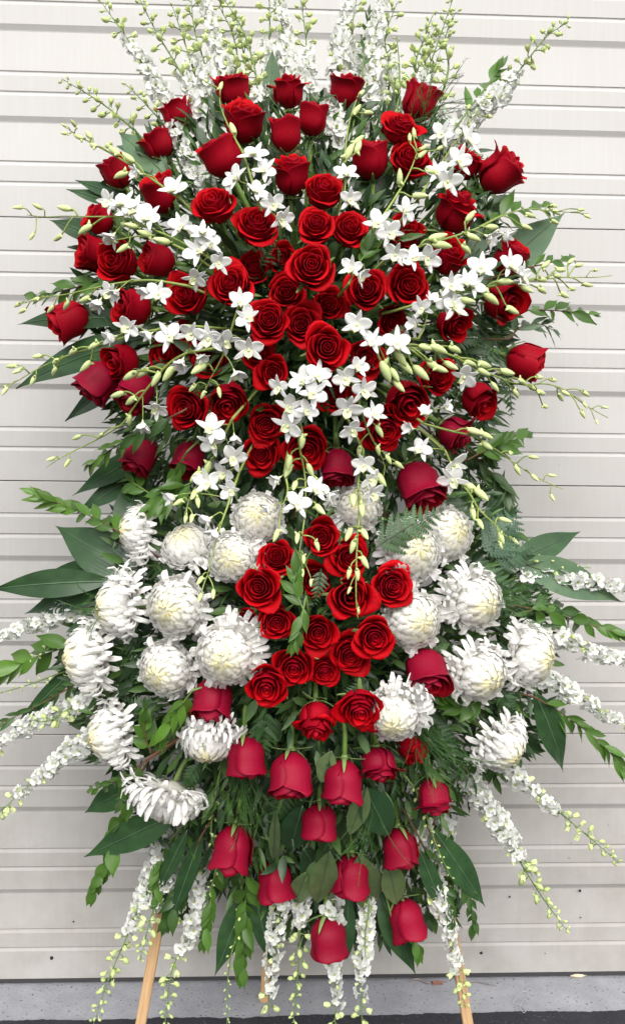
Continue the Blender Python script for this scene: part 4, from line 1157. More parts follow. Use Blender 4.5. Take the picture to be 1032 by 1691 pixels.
# ------------------------------------------------------------------ larkspur
LARK = [  # points base to tip, end of open florets, end of half-open, Y at base, Y at tip, label
 ([(315,235),(270,155),(215,75),(168,4)],.72,.84,-.33,-.28,'white larkspur at the top left, leaning left, with few buds'),
 ([(345,220),(312,130),(262,55),(228,-8)],.40,.55,-.36,-.30,'green-budded larkspur crossing the top left, second from left'),
 ([(352,210),(345,130),(325,50),(315,-15)],.50,.85,-.34,-.30,'dense white larkspur behind the top left roses'),
 ([(385,200),(372,110),(350,40),(336,-25)],.95,1,-.31,-.28,'dense white larkspur at the top, left of the upper rose column'),
 ([(430,190),(418,120),(395,55),(368,-5)],.18,.35,-.37,-.32,'lime budded larkspur slanting left above the broad cup-shaped rose'),
 ([(470,170),(470,100),(462,40),(455,-30)],.90,1,-.33,-.29,'white larkspur behind the ruffled top centre rose'),
 ([(505,190),(512,120),(505,60),(495,-10)],.55,.70,-.34,-.31,'half green larkspur at the top centre, beside the tallest white one'),
 ([(548,250),(553,170),(560,90),(568,10),(572,-40)],.97,1,-.40,-.33,'long dense white larkspur hanging in front of a red rose, top centre'),
 ([(600,230),(606,140),(622,70),(640,-20)],.92,1,-.34,-.30,'white larkspur at the top, right of the long dense one'),
 ([(640,240),(655,170),(665,110),(655,60)],.02,.12,-.35,-.31,'bushy green larkspur buds at the top, right of centre'),
 ([(690,220),(697,150),(720,70),(748,-4)],.40,.58,-.35,-.30,'larkspur with lime buds rising behind the plump right rosebud'),
 ([(670,225),(680,150),(705,85),(722,40)],.30,.55,-.33,-.29,'short green and white larkspur behind the plump right rosebud'),
 ([(715,265),(780,190),(850,125),(905,65),(938,36)],.62,.76,-.36,-.30,'white larkspur reaching far out to the upper right'),
 ([(265,260),(220,205),(165,165),(103,130)],.10,.50,-.34,-.29,'green budded larkspur reaching to the upper left edge'),
 ([(300,280),(275,210),(240,170),(207,138)],.05,.35,-.37,-.32,'lime budded larkspur over the dark upper left rose'),
 ([(360,340),(322,285),(298,235),(285,195)],.90,1,-.41,-.37,'white larkspur florets between roses at the upper left'),
 ([(180,985),(120,1010),(50,1035),(-25,1055)],.90,1,-.36,-.31,'white larkspur at the left edge, under the long dark leaf'),
 ([(160,1150),(95,1180),(30,1215),(-30,1245)],.85,.95,-.34,-.29,'white larkspur at the left edge, middle of three'),
 ([(185,1195),(120,1240),(55,1295),(-5,1345)],.80,.92,-.36,-.30,'white larkspur at the left edge, lowest of three'),
 ([(160,1095),(110,1110),(55,1135),(0,1145)],.0,.08,-.35,-.31,'thin green larkspur buds pointing left below the outermost left chrysanthemum'),
 ([(170,1140),(120,1165),(80,1185),(52,1190)],.35,.5,-.37,-.34,'short larkspur with pale buds at the left edge'),
 ([(130,1065),(95,1062),(70,1075),(48,1090)],.0,.0,-.37,-.34,'thin bud twig among bright leaves at the left edge'),
 ([(850,955),(920,957),(980,965),(1045,972)],.95,1,-.35,-.31,'white larkspur at the right edge, topmost, over a broad leaf'),
 ([(870,1040),(925,1055),(985,1075),(1045,1092)],.95,1,-.37,-.32,'dense white larkspur at the right edge, second from top'),
 ([(880,1110),(935,1140),(990,1170),(1045,1195)],.92,1,-.36,-.31,'white larkspur at the right edge, third from top'),
 ([(800,1215),(860,1285),(940,1350),(1022,1425)],.55,.72,-.37,-.30,'larkspur slanting down to the right edge, budded tip'),
 ([(770,1270),(800,1340),(855,1420),(900,1490),(937,1538)],.52,.62,-.36,-.31,'larkspur hanging lower right with a thin budded tip'),
 ([(840,930),(895,928),(940,938),(975,938)],.0,.0,-.36,-.32,'thin arc of green buds on the right above a broad leaf'),
 ([(280,1350),(255,1430),(215,1530),(180,1610),(152,1700)],.52,.62,-.35,-.31,'larkspur hanging at the bottom left, long budded tip'),
 ([(310,1350),(290,1420),(255,1500),(232,1585)],.62,.75,-.36,-.33,'short larkspur hanging at the bottom left over the easel leg'),
 ([(345,1370),(335,1440),(312,1530),(290,1600),(272,1700)],.62,.68,-.36,-.32,'larkspur hanging in front of the left easel leg, white above green'),
 ([(370,1250),(362,1310),(345,1370),(355,1420),(345,1480)],.02,.06,-.40,-.35,'strand of tiny green buds left of the far left hanging rose'),
 ([(400,1430),(398,1520),(385,1600),(375,1700)],.02,.06,-.36,-.33,'green budded larkspur hanging at the bottom, left of centre'),
 ([(470,1440),(462,1510),(448,1590),(442,1670)],.88,.94,-.37,-.34,'dense white larkspur hanging at the bottom, left of the lowest rose'),
 ([(500,1440),(495,1520),(488,1600),(484,1690)],.35,.45,-.36,-.33,'thin half white larkspur hanging just left of the lowest rose'),
 ([(548,1480),(545,1570),(550,1640),(553,1695)],.80,.9,-.36,-.33,'white larkspur hanging below the lowest rose'),
 ([(600,1420),(602,1500),(600,1590),(597,1690)],.86,.92,-.37,-.34,'long white larkspur hanging right of the lowest rose'),
 ([(685,1340),(710,1430),(738,1510),(752,1590),(768,1665)],.78,.84,-.38,-.33,'dense white larkspur hanging over the right easel leg'),
 ([(640,1250),(690,1310),(725,1390),(745,1450)],.0,.02,-.42,-.38,'thin strand of green buds hanging across the winged crimson rose'),
 ([(590,1430),(612,1490),(608,1540),(603,1580)],.0,.0,-.38,-.36,'small green bud strand over the long white larkspur at the bottom'),
 ([(332,190),(318,120),(300,60),(286,12)],.45,.80,-.31,-.28,'white larkspur behind the green-budded top left spike'),
 ([(365,170),(385,110),(378,60),(362,10)],.30,.9,-.33,-.30,'pale green opening larkspur at the top, left of centre'),
 ([(405,180),(410,120),(402,70),(388,20)],.10,.55,-.34,-.31,'short pale green larkspur beside the slanting lime one'),
 ([(455,150),(442,90),(440,40),(444,-20)],.45,.85,-.31,-.28,'white and green larkspur at the top, left of the centre column'),
 ([(587,160),(592,90),(586,40),(592,-20)],.45,.8,-.31,-.28,'white larkspur immediately right of the tallest white one'),
 ([(628,190),(640,120),(640,60),(655,5)],.50,.85,-.31,-.28,'half green larkspur above the bushy green buds'),
 ([(700,185),(690,110),(700,60),(714,25)],.15,.55,-.32,-.29,'pale green larkspur behind the plump right rosebud, left one'),
 ([(735,245),(775,200),(815,160),(850,118)],.72,.9,-.33,-.30,'white larkspur lying under the far-reaching upper right one'),
 ([(715,200),(735,120),(742,60),(752,20)],.10,.4,-.31,-.28,'lime larkspur at the top, farthest right of the upright ones'),
 ([(655,215),(648,165),(640,120),(645,85)],.05,.3,-.33,-.31,'second bushy green bud spike at the top, right of centre'),
 ([(275,1385),(262,1440),(242,1480),(224,1512)],.88,1,-.34,-.33,'short white larkspur at lower left under the large dark leaf'),
 ([(335,1375),(318,1440),(300,1480),(292,1520)],.85,.95,-.33,-.32,'white larkspur hanging at lower left between two longer ones'),
 ([(775,1300),(830,1360),(860,1400),(880,1450)],.80,.95,-.34,-.31,'white larkspur hanging lower right, between two longer ones'),
 ([(740,1340),(735,1400),(722,1440),(715,1490)],.80,.95,-.35,-.34,'white larkspur beside the crimson bud at lower right'),
]
for (pts, fo, fh, ya, yb, lab) in LARK:
    tiny = fh <= .12
    if pts[0][1] > 1335: ya, yb = ya+.055, yb+.03
    add_larkspur(pts, fo, fh, ya, yb, lab, size=(0.62 if tiny else 1.0), dens=(0.75 if tiny else 1.0), start=(0.25 if tiny else 0.04))

# ------------------------------------------------------------------ orchids: stem base to tip, blossoms, buds
ORCH = [
 ([(300,330),(240,288),(190,257),(140,230),(120,218),(105,207)], [(232,287,'t'),(290,315)], [(107,208,.7),(123,205,.8),(108,221,.7),(130,227),(147,224),(154,241),(180,240,1.1),(188,250,1.1),(213,262,1.1),(200,287)], 'orchid spray at the upper left, lime buds reaching over an egg-shaped rosebud'),
 ([(425,330),(405,262),(390,232),(375,203),(364,172),(365,145)], [(420,257),(390,295),(437,282),(424,318),(452,338),(463,362)], [(364,142),(385,213),(341,133,.9)], 'orchid spray rising over the broad cup-shaped rose at the top'),
 ([(570,300),(568,272),(575,210),(585,175),(595,150)], [(571,289),(577,330)], [(589,182),(608,185),(591,231),(575,250),(592,244),(597,153)], 'short orchid spray rising beside the long larkspur, top right of centre'),
 ([(630,360),(650,330),(668,300),(680,275),(690,247)], [(668,349),(624,370),(643,385)], [(676,227),(684,220),(700,243),(697,255),(713,282),(661,293),(693,323,1.1),(727,244)], 'orchid spray standing in front of the open rose at upper right'),
 ([(690,330),(715,290),(745,245),(770,210),(800,165)], [(729,222),(771,233),(757,266),(722,286),(738,300)], [(773,176),(808,192),(808,160)], 'white orchid blossoms with upright stem at upper right, over a half covered rose'),
 ([(345,425),(290,395),(235,372),(200,359),(150,358),(105,357),(75,358),(45,355)], [(181,334),(204,338),(221,350),(247,361),(188,388,'t'),(300,374),(334,387),(329,415),(361,434),(322,459)], [(30,342),(63,341),(108,344,1.2),(53,390),(97,393),(141,377,1.2)], 'orchid spray with a row of white blossoms pointing left, tip over the thin door joint'),
 ([(310,415),(270,397),(235,390),(200,395),(165,403)], [(345,402)], [(205,370),(218,372),(240,387,1.1),(268,398,1.1),(178,397),(204,411)], 'orchid twig of lime buds above the smooth left-facing rosebud'),
 ([(310,472),(250,463),(200,467),(155,476),(110,486),(70,492),(30,504)], [(182,484),(166,496,'t'),(262,486),(245,478,'t'),(195,480,'t')], [(30,503),(38,514),(60,495),(85,510),(110,503),(141,495)], 'orchid spray pointing left just above the lone outermost left rose'),
 ([(310,538),(240,548),(190,562),(150,575),(100,592),(60,611),(25,631),(-6,640)], [(190,556,'t'),(213,541),(250,551,'t'),(281,556)], [(8,645),(20,605),(30,612),(55,628),(63,589),(90,612),(92,597),(120,580,1.1),(143,605),(155,570,1.1)], 'orchid spray reaching the left picture edge over a dark leaf'),
 ([(310,582),(280,600),(245,640),(216,680),(200,702),(160,726),(120,746),(95,760),(77,772)], [(259,673),(236,698,'t'),(302,594,'t'),(327,588,'t')], [(85,758),(112,765),(128,722),(166,720),(196,652),(217,662),(213,693),(215,620),(235,615),(258,625),(280,617)], 'orchid spray sagging to lower left with a thin curved tip'),
 ([(395,505),(385,535),(375,570),(362,600),(348,625),(340,645)], [(396,499),(408,525),(373,563),(411,577),(345,560),(318,551),(388,614,'t')], [(328,608,1.4),(318,640),(336,652),(362,648)], 'cluster of large white orchids in front of a bright rose, left of centre'),
 ([(510,640),(492,690),(495,740),(503,780),(505,830),(502,862),(496,900),(493,925)], [(500,630),(478,674),(476,703),(506,678),(517,650),(525,621),(461,640)], [(500,728),(477,763),(477,777),(512,776),(486,802),(527,800),(527,842,1.2),(490,888,1.1),(524,900),(502,923),(514,962,.8),(500,946,.8)], 'white orchid cluster with a long hanging bud stem, left one of two at the centre'),
 ([(580,625),(590,655),(600,690),(612,720),(625,745),(635,770),(632,790)], [(570,625),(600,645),(575,676),(617,684),(581,710),(590,606)], [(627,711),(625,743),(642,758),(658,768),(593,745)], 'white orchid cluster above the long hanging stem, right one of two at the centre'),
 ([(600,745),(592,790),(593,850),(590,890),(588,940),(588,990),(591,1022)], [(601,768),(610,792),(614,815)], [(582,826,1.1),(597,840),(575,882,1.1),(601,882),(583,901,1.1),(601,928),(576,946),(590,948),(577,975,.7),(592,1008,.6),(616,785),(628,792)], 'long hanging orchid stem ending over the wide square-petalled rose'),
 ([(385,690),(365,730),(345,770),(330,795),(315,820),(305,850)], [(349,709),(351,731),(385,755),(387,719,'t')], [(324,784,1.2),(342,773,1.2),(321,817,1.1),(327,828),(307,856),(318,856),(295,830)], 'orchid spray hanging below the left dark rose, with lime buds'),
 ([(395,780),(378,830),(364,870),(350,920),(342,955)], [(381,809),(371,781),(344,798),(289,820,'t'),(347,856,'t'),(357,876,'t')], [(331,959,1.1),(353,981),(331,987)], 'white orchid cluster above the narrow chrysanthemum, lower left of centre'),
 ([(640,425),(700,405),(750,390),(790,376),(830,356),(870,345),(905,348),(970,353)], [(652,421),(680,427),(705,427),(804,390,'t'),(830,386,'t')], [(721,392,1.2),(729,403,1.2),(770,410),(781,391),(776,358),(812,375),(874,356),(869,375),(914,340),(915,367),(918,350),(959,347,.8),(969,357,.8)], 'orchid spray reaching right across a broad grey-green leaf'),
 ([(680,505),(740,487),(790,476),(830,470),(890,462),(930,458),(980,458),(1010,455)], [(744,472),(737,498),(768,468),(794,443),(841,440),(860,456),(780,472),(749,508)], [(770,497),(833,465,1.2),(811,491,1.2),(845,513,1.1),(901,438,1.2),(895,461),(895,478,1.1),(869,477,1.1),(925,445),(920,455),(942,432),(956,438),(944,478),(930,488),(969,471),(983,446,.8)], 'orchid spray pointing right, farthest right tip below the door joint'),
 ([(600,545),(640,570),(690,575),(740,585),(780,605),(820,622),(860,635),(900,634),(930,643),(960,665),(985,680),(1003,690)], [(590,536),(614,564),(655,568),(765,621)], [(638,612,1.2),(651,618),(657,637),(662,590),(694,615,1.3),(670,605,1.2),(717,603),(727,610),(743,604),(703,574,1.1),(724,574,1.1),(751,575),(816,638),(775,600),(799,603),(797,615),(836,615,1.1),(852,649),(862,629),(879,640),(893,649),(899,672),(890,622),(913,627),(925,656),(933,649),(966,649),(962,683),(966,669,.7),(998,673,.7),(985,697,.6)], 'longest orchid spray, arching from the centre to the right with many lime buds'),
 ([(700,700),(745,712),(780,720),(805,735),(825,747),(850,765),(880,785),(910,800),(930,808)], [(702,686,'t'),(731,673,'t')], [(802,718,1.1),(802,736,1.1),(843,749),(880,755),(854,776),(882,789),(911,785,.8),(911,822,.8),(783,712,1.2)], 'orchid bud spray on the right pointing down right, below the facing-right crimson rose'),
 ([(735,745),(755,790),(775,815),(790,840),(815,865),(835,885),(855,895)], [(747,766),(747,792),(695,742),(681,708,'t')], [(777,805,1.2),(795,815,1.2),(781,847),(792,865),(833,859),(828,888),(826,900,.8),(851,894,.8)], 'orchid spray with two white blossoms above the right chrysanthemums'),
 ([(690,560),(700,540),(706,515)], [(697,509),(711,500,'t'),(689,536,'t')], [], 'loose white orchid blossoms below the bright right pair of roses'),
 ([(575,470),(582,455),(586,440)], [(581,444),(591,455,'t')], [], 'single white orchid peeping out left of the bright right pair of roses'),
 ([(470,780),(475,810),(465,840)], [(461,789,'t'),(490,832),(520,808),(448,838,'t'),(540,815,'t')], [(457,884,1.2)], 'pale orchid blossoms beside the round cream chrysanthemum'),
]
for (st, fl, bu, lab) in ORCH: add_orchid(st, fl, bu, lab)

# ------------------------------------------------------------------ large leaves
BL = [
 ((230,530),(38,538),46,'blade','dark pointed leaf behind the lone outermost left rose',.05,.01,.5),
 ((250,555),(36,641),60,'blade','long broad dark leaf under the left orchid spray',.05,.0,.5),
 ((225,610),(113,693),44,'blade','dark pointed leaf below the three left edge roses',.05,.01,.2),
 ((265,735),(126,816),42,'blade','narrow dark leaf at left, upper of two beside the pale wall',.05,.01,.2),
 ((245,775),(131,846),40,'blade','narrow dark leaf at left, lower of two beside the pale wall',.05,.01,.2),
 ((240,780),(188,905),52,'blade','dark leaf hanging behind the topmost left chrysanthemum',.05,.01,.3),
 ((240,960),(98,872),80,'blade','very broad dark folded leaf at left, above the long shiny one',.05,.0,.4),
 ((215,950),(62,958),58,'blade','dark leaf between two others at the left, in shade',.06,.03,.3),
 ((185,960),(-8,974),50,'blade','long shiny dark leaf reaching the left picture edge',.02,-.02,.5),
 ((195,962),(48,1012),50,'blade','dark leaf under the long shiny one at left',.03,.0,.3),
 ((150,1080),(25,1202),30,'blade','dark strap leaf slanting down at the left edge',.05,.03,.1),
 ((300,1340),(146,1412),56,'blade','large dark leaf at lower left below the flat chrysanthemum',.03,.0,.3),
 ((225,1295),(144,1340),44,'blade','dark leaf at lower left behind a brown twig',.04,.02,.2),
 ((790,480),(926,357),66,'blade_grey','broad grey-green leaf pointing up right at the right edge',.05,.02,.3),
 ((760,450),(832,322),40,'blade_grey','grey-green leaf behind the curled open rose at the right',.05,.04,.2),
 ((840,930),(953,880),46,'blade','dark leaf pointing up right, above the thin arc of buds',.05,.02,.2),
 ((845,925),(1018,992),64,'blade_grey','broad leaf at the right edge with larkspur florets over it',.05,.01,.35),
 ((880,1140),(926,1270),52,'blade','dark drooping leaf below the outermost right chrysanthemum',.03,.01,.5),
 ((410,1470),(357,1606),46,'blade','dark leaf hanging at the bottom, left of the green larkspur',.02,.02,.2),
 ((420,1470),(448,1590),38,'blade','dark leaf hanging at the bottom left of the dense white larkspur',.02,.03,.2),
 ((625,1470),(683,1603),54,'blade','broad dark leaf hanging at the bottom right, behind the lowest right bud',.02,.02,.3),
 ((715,1370),(797,1492),48,'blade','dark leaf hanging behind the right larkspur',.03,.02,.3),
 ((275,290),(200,222),58,'blade_grey','grey-green leaf at upper left behind the larkspur buds',.05,.03,.2),
 ((215,330),(128,299),26,'blade','slim dark leaf tip at the upper left, upper of two',.04,.03,.1),
 ((205,340),(114,314),30,'blade','slim dark leaf tip at the upper left, lower of two',.04,.03,.1),
 ((190,405),(87,366),44,'blade','dark leaf at left under the orchid spray tip',.04,.02,.3),
 ((448,180),(450,85),30,'blade_grey','narrow grey leaf standing at the top behind larkspur',.05,.03,.1),
 ((800,900),(832,780),30,'blade','upright narrow dark leaf right of the orchid buds, lower right',.05,.02,.1),
 ((250,1180),(215,1260),50,'blade','shaded dark leaf behind the lower left chrysanthemum',.05,.05,.2),
 ((345,1390),(320,1300),40,'blade','shaded dark leaf above the bottom left larkspur',.05,.05,.2),
 ((630,330),(600,290),70,'blade','broad dark leaf between roses right of the upper column',.05,.04,.2),
 ((230,480),(185,530),56,'blade','dark leaf between the two smooth left roses',.05,.04,.2),
 ((335,1375),(284,1516),32,'blade','dark leaf hanging at lower left in front of the easel leg',.01,.0,.2),
 ((690,1400),(735,1512),32,'blade','dark leaf hanging at lower right in front of the easel leg',.01,.0,.2),
 ((310,1370),(262,1470),28,'blade','dark leaf behind the lower left larkspurs',.02,.01,.2),
]
for (b, t, w, mt, lab, d0, d1, bd) in BL: add_blade(b, t, w, mt, lab, d0, d1, bd)
RL = [
 ((545,1405),(524,1487),48,'rose_leaf','oval grey rose leaf left of the bright hanging bud',-.01,-.02),
 ((592,1410),(612,1500),58,'rose_leaf','oval grey rose leaf right of the bright hanging bud',.005,.0),
 ((606,1300),(578,1375),36,'rose_leaf','grey rose leaf below the central hanging crimson bud',-.005,-.015),
 ((600,1300),(640,1376),62,'rose_leaf_dark','dark green rose leaf under the folded-lip crimson rose',.0,.0),
 ((640,1420),(655,1490),44,'rose_leaf','grey rose leaf above the lowest right bud',.0,-.005),
 ((452,1420),(455,1340),20,'rose_leaf','slim grey rose leaf standing above the lower left bud',-.01,-.015),
 ((505,1440),(488,1490),36,'rose_leaf','small grey-green rose leaf beside larkspur at bottom centre',.0,-.005),
 ((500,1330),(480,1400),56,'rose_leaf_dark','dark rose leaf left of the dark hanging crimson bud',.02,.02),
 ((535,1330),(560,1420),60,'rose_leaf_dark','dark rose leaf right of the dark hanging crimson bud',.03,.03),
 ((500,1400),(540,1460),56,'rose_leaf_dark','dark shaded rose leaf behind the oval grey leaf',.03,.03),
 ((548,1240),(530,1290),34,'rose_leaf','round grey rose leaf between two plump hanging buds',.01,.0),
 ((575,1480),(572,1580),30,'rose_leaf_dark','dark narrow rose leaf right of the lowest bud',.01,.01),
]
for (b, t, w, mt, lab, d0, d1) in RL: add_blade(b, t, w, mt, lab, d0, d1, .15, name='rose_leaf', wave=.03, peak=.45, sharp=.75)

# ------------------------------------------------------------------ sprigs
SP = [
 ([(210,462),(150,470),(95,482),(58,491)],11,40,'ruscus_mid','mid','leafy sprig at the left above the lone rose, behind an orchid stem',.01,'twig',None),
 ([(230,900),(170,862),(115,838),(62,817)],15,40,'ruscus_mid','mid','leafy sprig with a bright tip reaching up left',-.01,'twig','ruscus_lime'),
 ([(300,680),(250,705),(195,735),(150,768)],16,36,'ruscus_dark','mid','leafy sprig at left over a crimson bud, bright yellow-green tip',-.045,'twig','ruscus_lime'),
 ([(150,1060),(100,1072),(50,1090),(0,1112)],10,58,'ruscus_mid','mid','sprig of large bright leaves at the left edge below larkspur',-.005,'lark_stem','ruscus_lime'),
 ([(160,1110),(105,1142),(50,1172),(-5,1197)],12,30,'ruscus_dark','narrow','brown twig with narrow dark leaves at the left edge',.0,'twig',None),
 ([(245,1255),(215,1310),(195,1365),(180,1420),(155,1472)],16,38,'ruscus_mid','round','brown twig with small round leaves hanging at the lower left',-.02,'twig','ruscus_mid'),
 ([(245,1252),(215,1278),(185,1292),(152,1305)],9,30,'ruscus_mid','mid','short twig of small leaves below the lower left chrysanthemum',-.02,'twig',None),
 ([(790,375),(830,355),(870,345),(905,341)],9,40,'ruscus_mid','mid','leafy sprig behind the right orchid buds, over the broad grey leaf',.0,'lark_stem',None),
 ([(840,450),(880,440),(915,432),(938,425)],8,38,'ruscus_mid','mid','dark toothed leaves at right above the long orchid spray',.02,'twig',None),
 ([(840,515),(885,512),(930,514),(975,519)],10,40,'ruscus_mid','mid','leafy sprig pointing right below the long orchid spray',.01,'twig',None),
 ([(770,760),(805,742),(835,730),(866,722)],10,42,'ruscus_mid','mid','fan of pointed leaves on the right beside the budded orchid',-.01,'twig',None),
 ([(770,740),(800,770),(825,800),(840,830)],9,42,'ruscus_dark','mid','dark leafy sprig at right under the down-right orchid buds',.02,'twig',None),
 ([(850,1000),(910,1012),(960,1028),(1022,1046)],14,44,'ruscus_mid','mid','leafy sprig at right above dense larkspur',.01,'twig',None),
 ([(880,1150),(930,1180),(985,1222),(1035,1275)],18,42,'ruscus_mid','narrow','red-stemmed sprig of narrow leaves pointing down right',-.005,'twig',None),
 ([(505,1015),(492,985),(490,960),(494,935)],7,34,'ruscus_mid','mid','bright green leaf star in the middle of the lower roses',-.055,'lark_stem',None),
 ([(505,985),(498,1020),(492,1045),(487,1062)],6,28,'ruscus_mid','mid','bright green leaflets hanging below the leaf star',-.055,'lark_stem',None),
 ([(588,440),(600,425),(608,412),(614,398)],7,30,'ruscus_mid','mid','small bright leaves between roses, right of the big centre rose',-.02,'lark_stem',None),
 ([(310,745),(295,770),(285,800),(270,830)],10,36,'ruscus_mid','mid','green leaves left of the lower left orchid buds',-.03,'lark_stem',None),
 ([(330,790),(300,805),(275,815),(252,835)],8,38,'ruscus_mid','mid','green leaves above the chrysanthemum turned up',-.03,'lark_stem',None),
 ([(408,1420),(406,1480),(402,1540),(398,1605)],15,44,'ruscus_mid','mid','bright leafy sprig hanging at the bottom left of centre',.0,'lark_stem','ruscus_mid'),
 ([(720,1390),(755,1430),(775,1480),(780,1530)],12,32,'ruscus_dark','mid','dark leafy sprig hanging right of the right larkspur',.0,'twig',None),
 ([(760,200),(785,165),(805,140),(822,115)],7,38,'ruscus_mid','mid','green leaves at upper right beside the far-reaching larkspur',.0,'lark_stem',None),
 ([(598,140),(600,95),(603,60),(608,25)],9,24,'ruscus_dark','narrow','narrow dark leaves at the top between two white larkspurs',.01,'lark_stem',None),
 ([(318,1140),(300,1165),(285,1190),(268,1222)],9,40,'ruscus_lime','mid','bright green leaves between chrysanthemums at lower left',-.03,'lark_stem',None),
 ([(250,1245),(240,1215),(238,1190)],5,30,'ruscus_mid','round','few round leaves beside the lower left profile chrysanthemum',-.01,'twig',None),
 ([(255,820),(225,800),(210,790),(190,780)],9,36,'ruscus_mid','mid','green leaves at left above the topmost left chrysanthemum',.0,'lark_stem',None),
 ([(760,300),(790,330),(800,350)],6,34,'ruscus_dark','mid','dark leaves under the curled open rose at upper right',.03,'lark_stem',None),
 ([(840,560),(860,540),(890,535),(912,545)],8,40,'blade_grey','narrow','grey-green pointed leaves above the lone right rose',.02,'twig',None),
 ([(800,1150),(770,1165),(740,1160)],6,40,'ruscus_mid','round','shaded round leaves under the lower right chrysanthemum trio',.02,'lark_stem',None),
 ([(180,1120),(160,1170),(140,1220)],8,40,'ruscus_dark','narrow','dark narrow leaves hanging below the outermost left chrysanthemum',.02,'twig',None),
 ([(650,1530),(680,1545),(690,1570)],5,36,'ruscus_mid','mid','few leaves under the lowest right bud',.0,'lark_stem',None),
 ([(330,1385),(310,1440),(290,1485),(276,1522)],13,40,'ruscus_dark','mid','dark leafy sprig hanging over the left easel leg',-.01,'twig',None),
 ([(300,1365),(275,1400),(262,1440),(256,1480)],10,36,'ruscus_mid','mid','mid green sprig among the lower left larkspurs',.0,'lark_stem',None),
 ([(690,1380),(715,1430),(735,1470),(745,1515)],12,36,'ruscus_dark','mid','dark leafy sprig hanging over the right easel leg',-.01,'twig',None),
 ([(360,1420),(350,1470),(345,1510),(335,1550)],10,36,'ruscus_mid','mid','mid green sprig hanging between the left leg and the long leaf',.0,'lark_stem',None),
 ([(245,760),(205,775),(180,765)],6,38,'ruscus_dark','mid','dark leaves beside the crimson bud at the lower end of the upper roses',.01,'lark_stem',None),
 ([(870,1010),(905,1000),(935,1012)],6,38,'ruscus_dark','mid','dark leaves right of the curling chrysanthemum',.02,'lark_stem',None),
]
for (pts, nn, ll, mt, sh, lab, dy, stm, tip) in SP: add_sprig(pts, nn, ll, mt, sh, lab, dy, stm, tip)

# ------------------------------------------------------------------ fern fronds
FR = [
 ((618,905),(735,842),'fern','dark fern frond lying over the largest chrysanthemum',-.05,9,.42,.05),
 ((800,920),(858,838),'fern_blue','blue-green feathery frond right of the right chrysanthemums, upright',.0,9,.5,.0),
 ((815,930),(880,900),'fern_blue','blue-green feathery frond beside the right dark leaf',.0,9,.5,.0),
 ((770,930),(860,985),'fern','fern frond above the outermost right chrysanthemum',.01,9,.45,.0),
 ((800,955),(845,1040),'fern','shaded fern frond between right chrysanthemums',.03,8,.5,.0),
 ((270,1060),(150,1130),'fern','fern frond behind the left chrysanthemums, low',.04,10,.4,.0),
 ((240,1060),(180,1060),'fern','shaded fern frond between two profile chrysanthemums at left',.04,8,.5,.0),
 ((330,950),(225,935),'fern','fern frond between the left upper chrysanthemums',.04,9,.45,.0),
 ((440,1170),(430,1262),'fern','fern frond hanging below the bright oval rose',.02,9,.45,.0),
 ((530,940),(520,1000),'fern','small fern tip behind the bright leaf star',-.02,8,.4,.0),
 ((640,560),(672,536),'fern','small fern tip on a shaded rose right of centre',-.03,8,.4,.0),
 ((430,440),(452,405),'fern','small fern tip on a shaded rose left of centre',-.01,7,.4,.0),
 ((740,560),(800,560),'fern','shaded fern frond below the dark right rose',.04,9,.5,.0),
 ((760,600),(840,580),'fern','fern frond behind the arching orchid buds',.03,9,.45,.0),
 ((830,600),(845,690),'fern','thin fern frond hanging at right below the orchid arch',.02,9,.3,.0),
 ((800,660),(795,730),'fern_blue','blue-green fern frond under the square dark rose',.03,8,.5,.0),
 ((720,820),(790,870),'fern','fern frond behind the two-blossom orchid',.03,9,.45,.0),
 ((690,1180),(760,1240),'fern','fern frond below the lower right chrysanthemums',.04,9,.45,.0),
 ((670,1050),(730,1040),'fern','shaded fern frond between oval and curling chrysanthemums',.04,8,.4,.0),
 ((700,1080),(735,1060),'fern','small fern frond above the wedged crimson rose',.02,7,.45,.0),
 ((610,1120),(560,1150),'fern','fern frond below the lower rose group',.03,8,.4,.0),
 ((270,1180),(200,1150),'fern','fern frond behind the lower left profile chrysanthemum',.04,9,.45,.0),
 ((330,1260),(300,1300),'fern','fern frond above the flat chrysanthemum',.03,8,.45,.0),
 ((245,700),(215,720),'fern','small fern piece at left beside the leafy sprig',.02,7,.5,.0),
 ((820,1130),(850,1180),'fern','fern frond below the outermost right chrysanthemum',.02,8,.5,.0),
 ((250,880),(215,930),'fern','fern frond beside the topmost left chrysanthemum',.02,8,.5,.0),
 ((470,1300),(450,1380),'fern','fern frond behind the plump crimson bud',.04,9,.4,.0),
 ((690,240),(745,190),'fern','feathery fern behind the plump bud at upper right',.03,10,.25,.0),
]
for f_ in FR: add_frond(*f_)

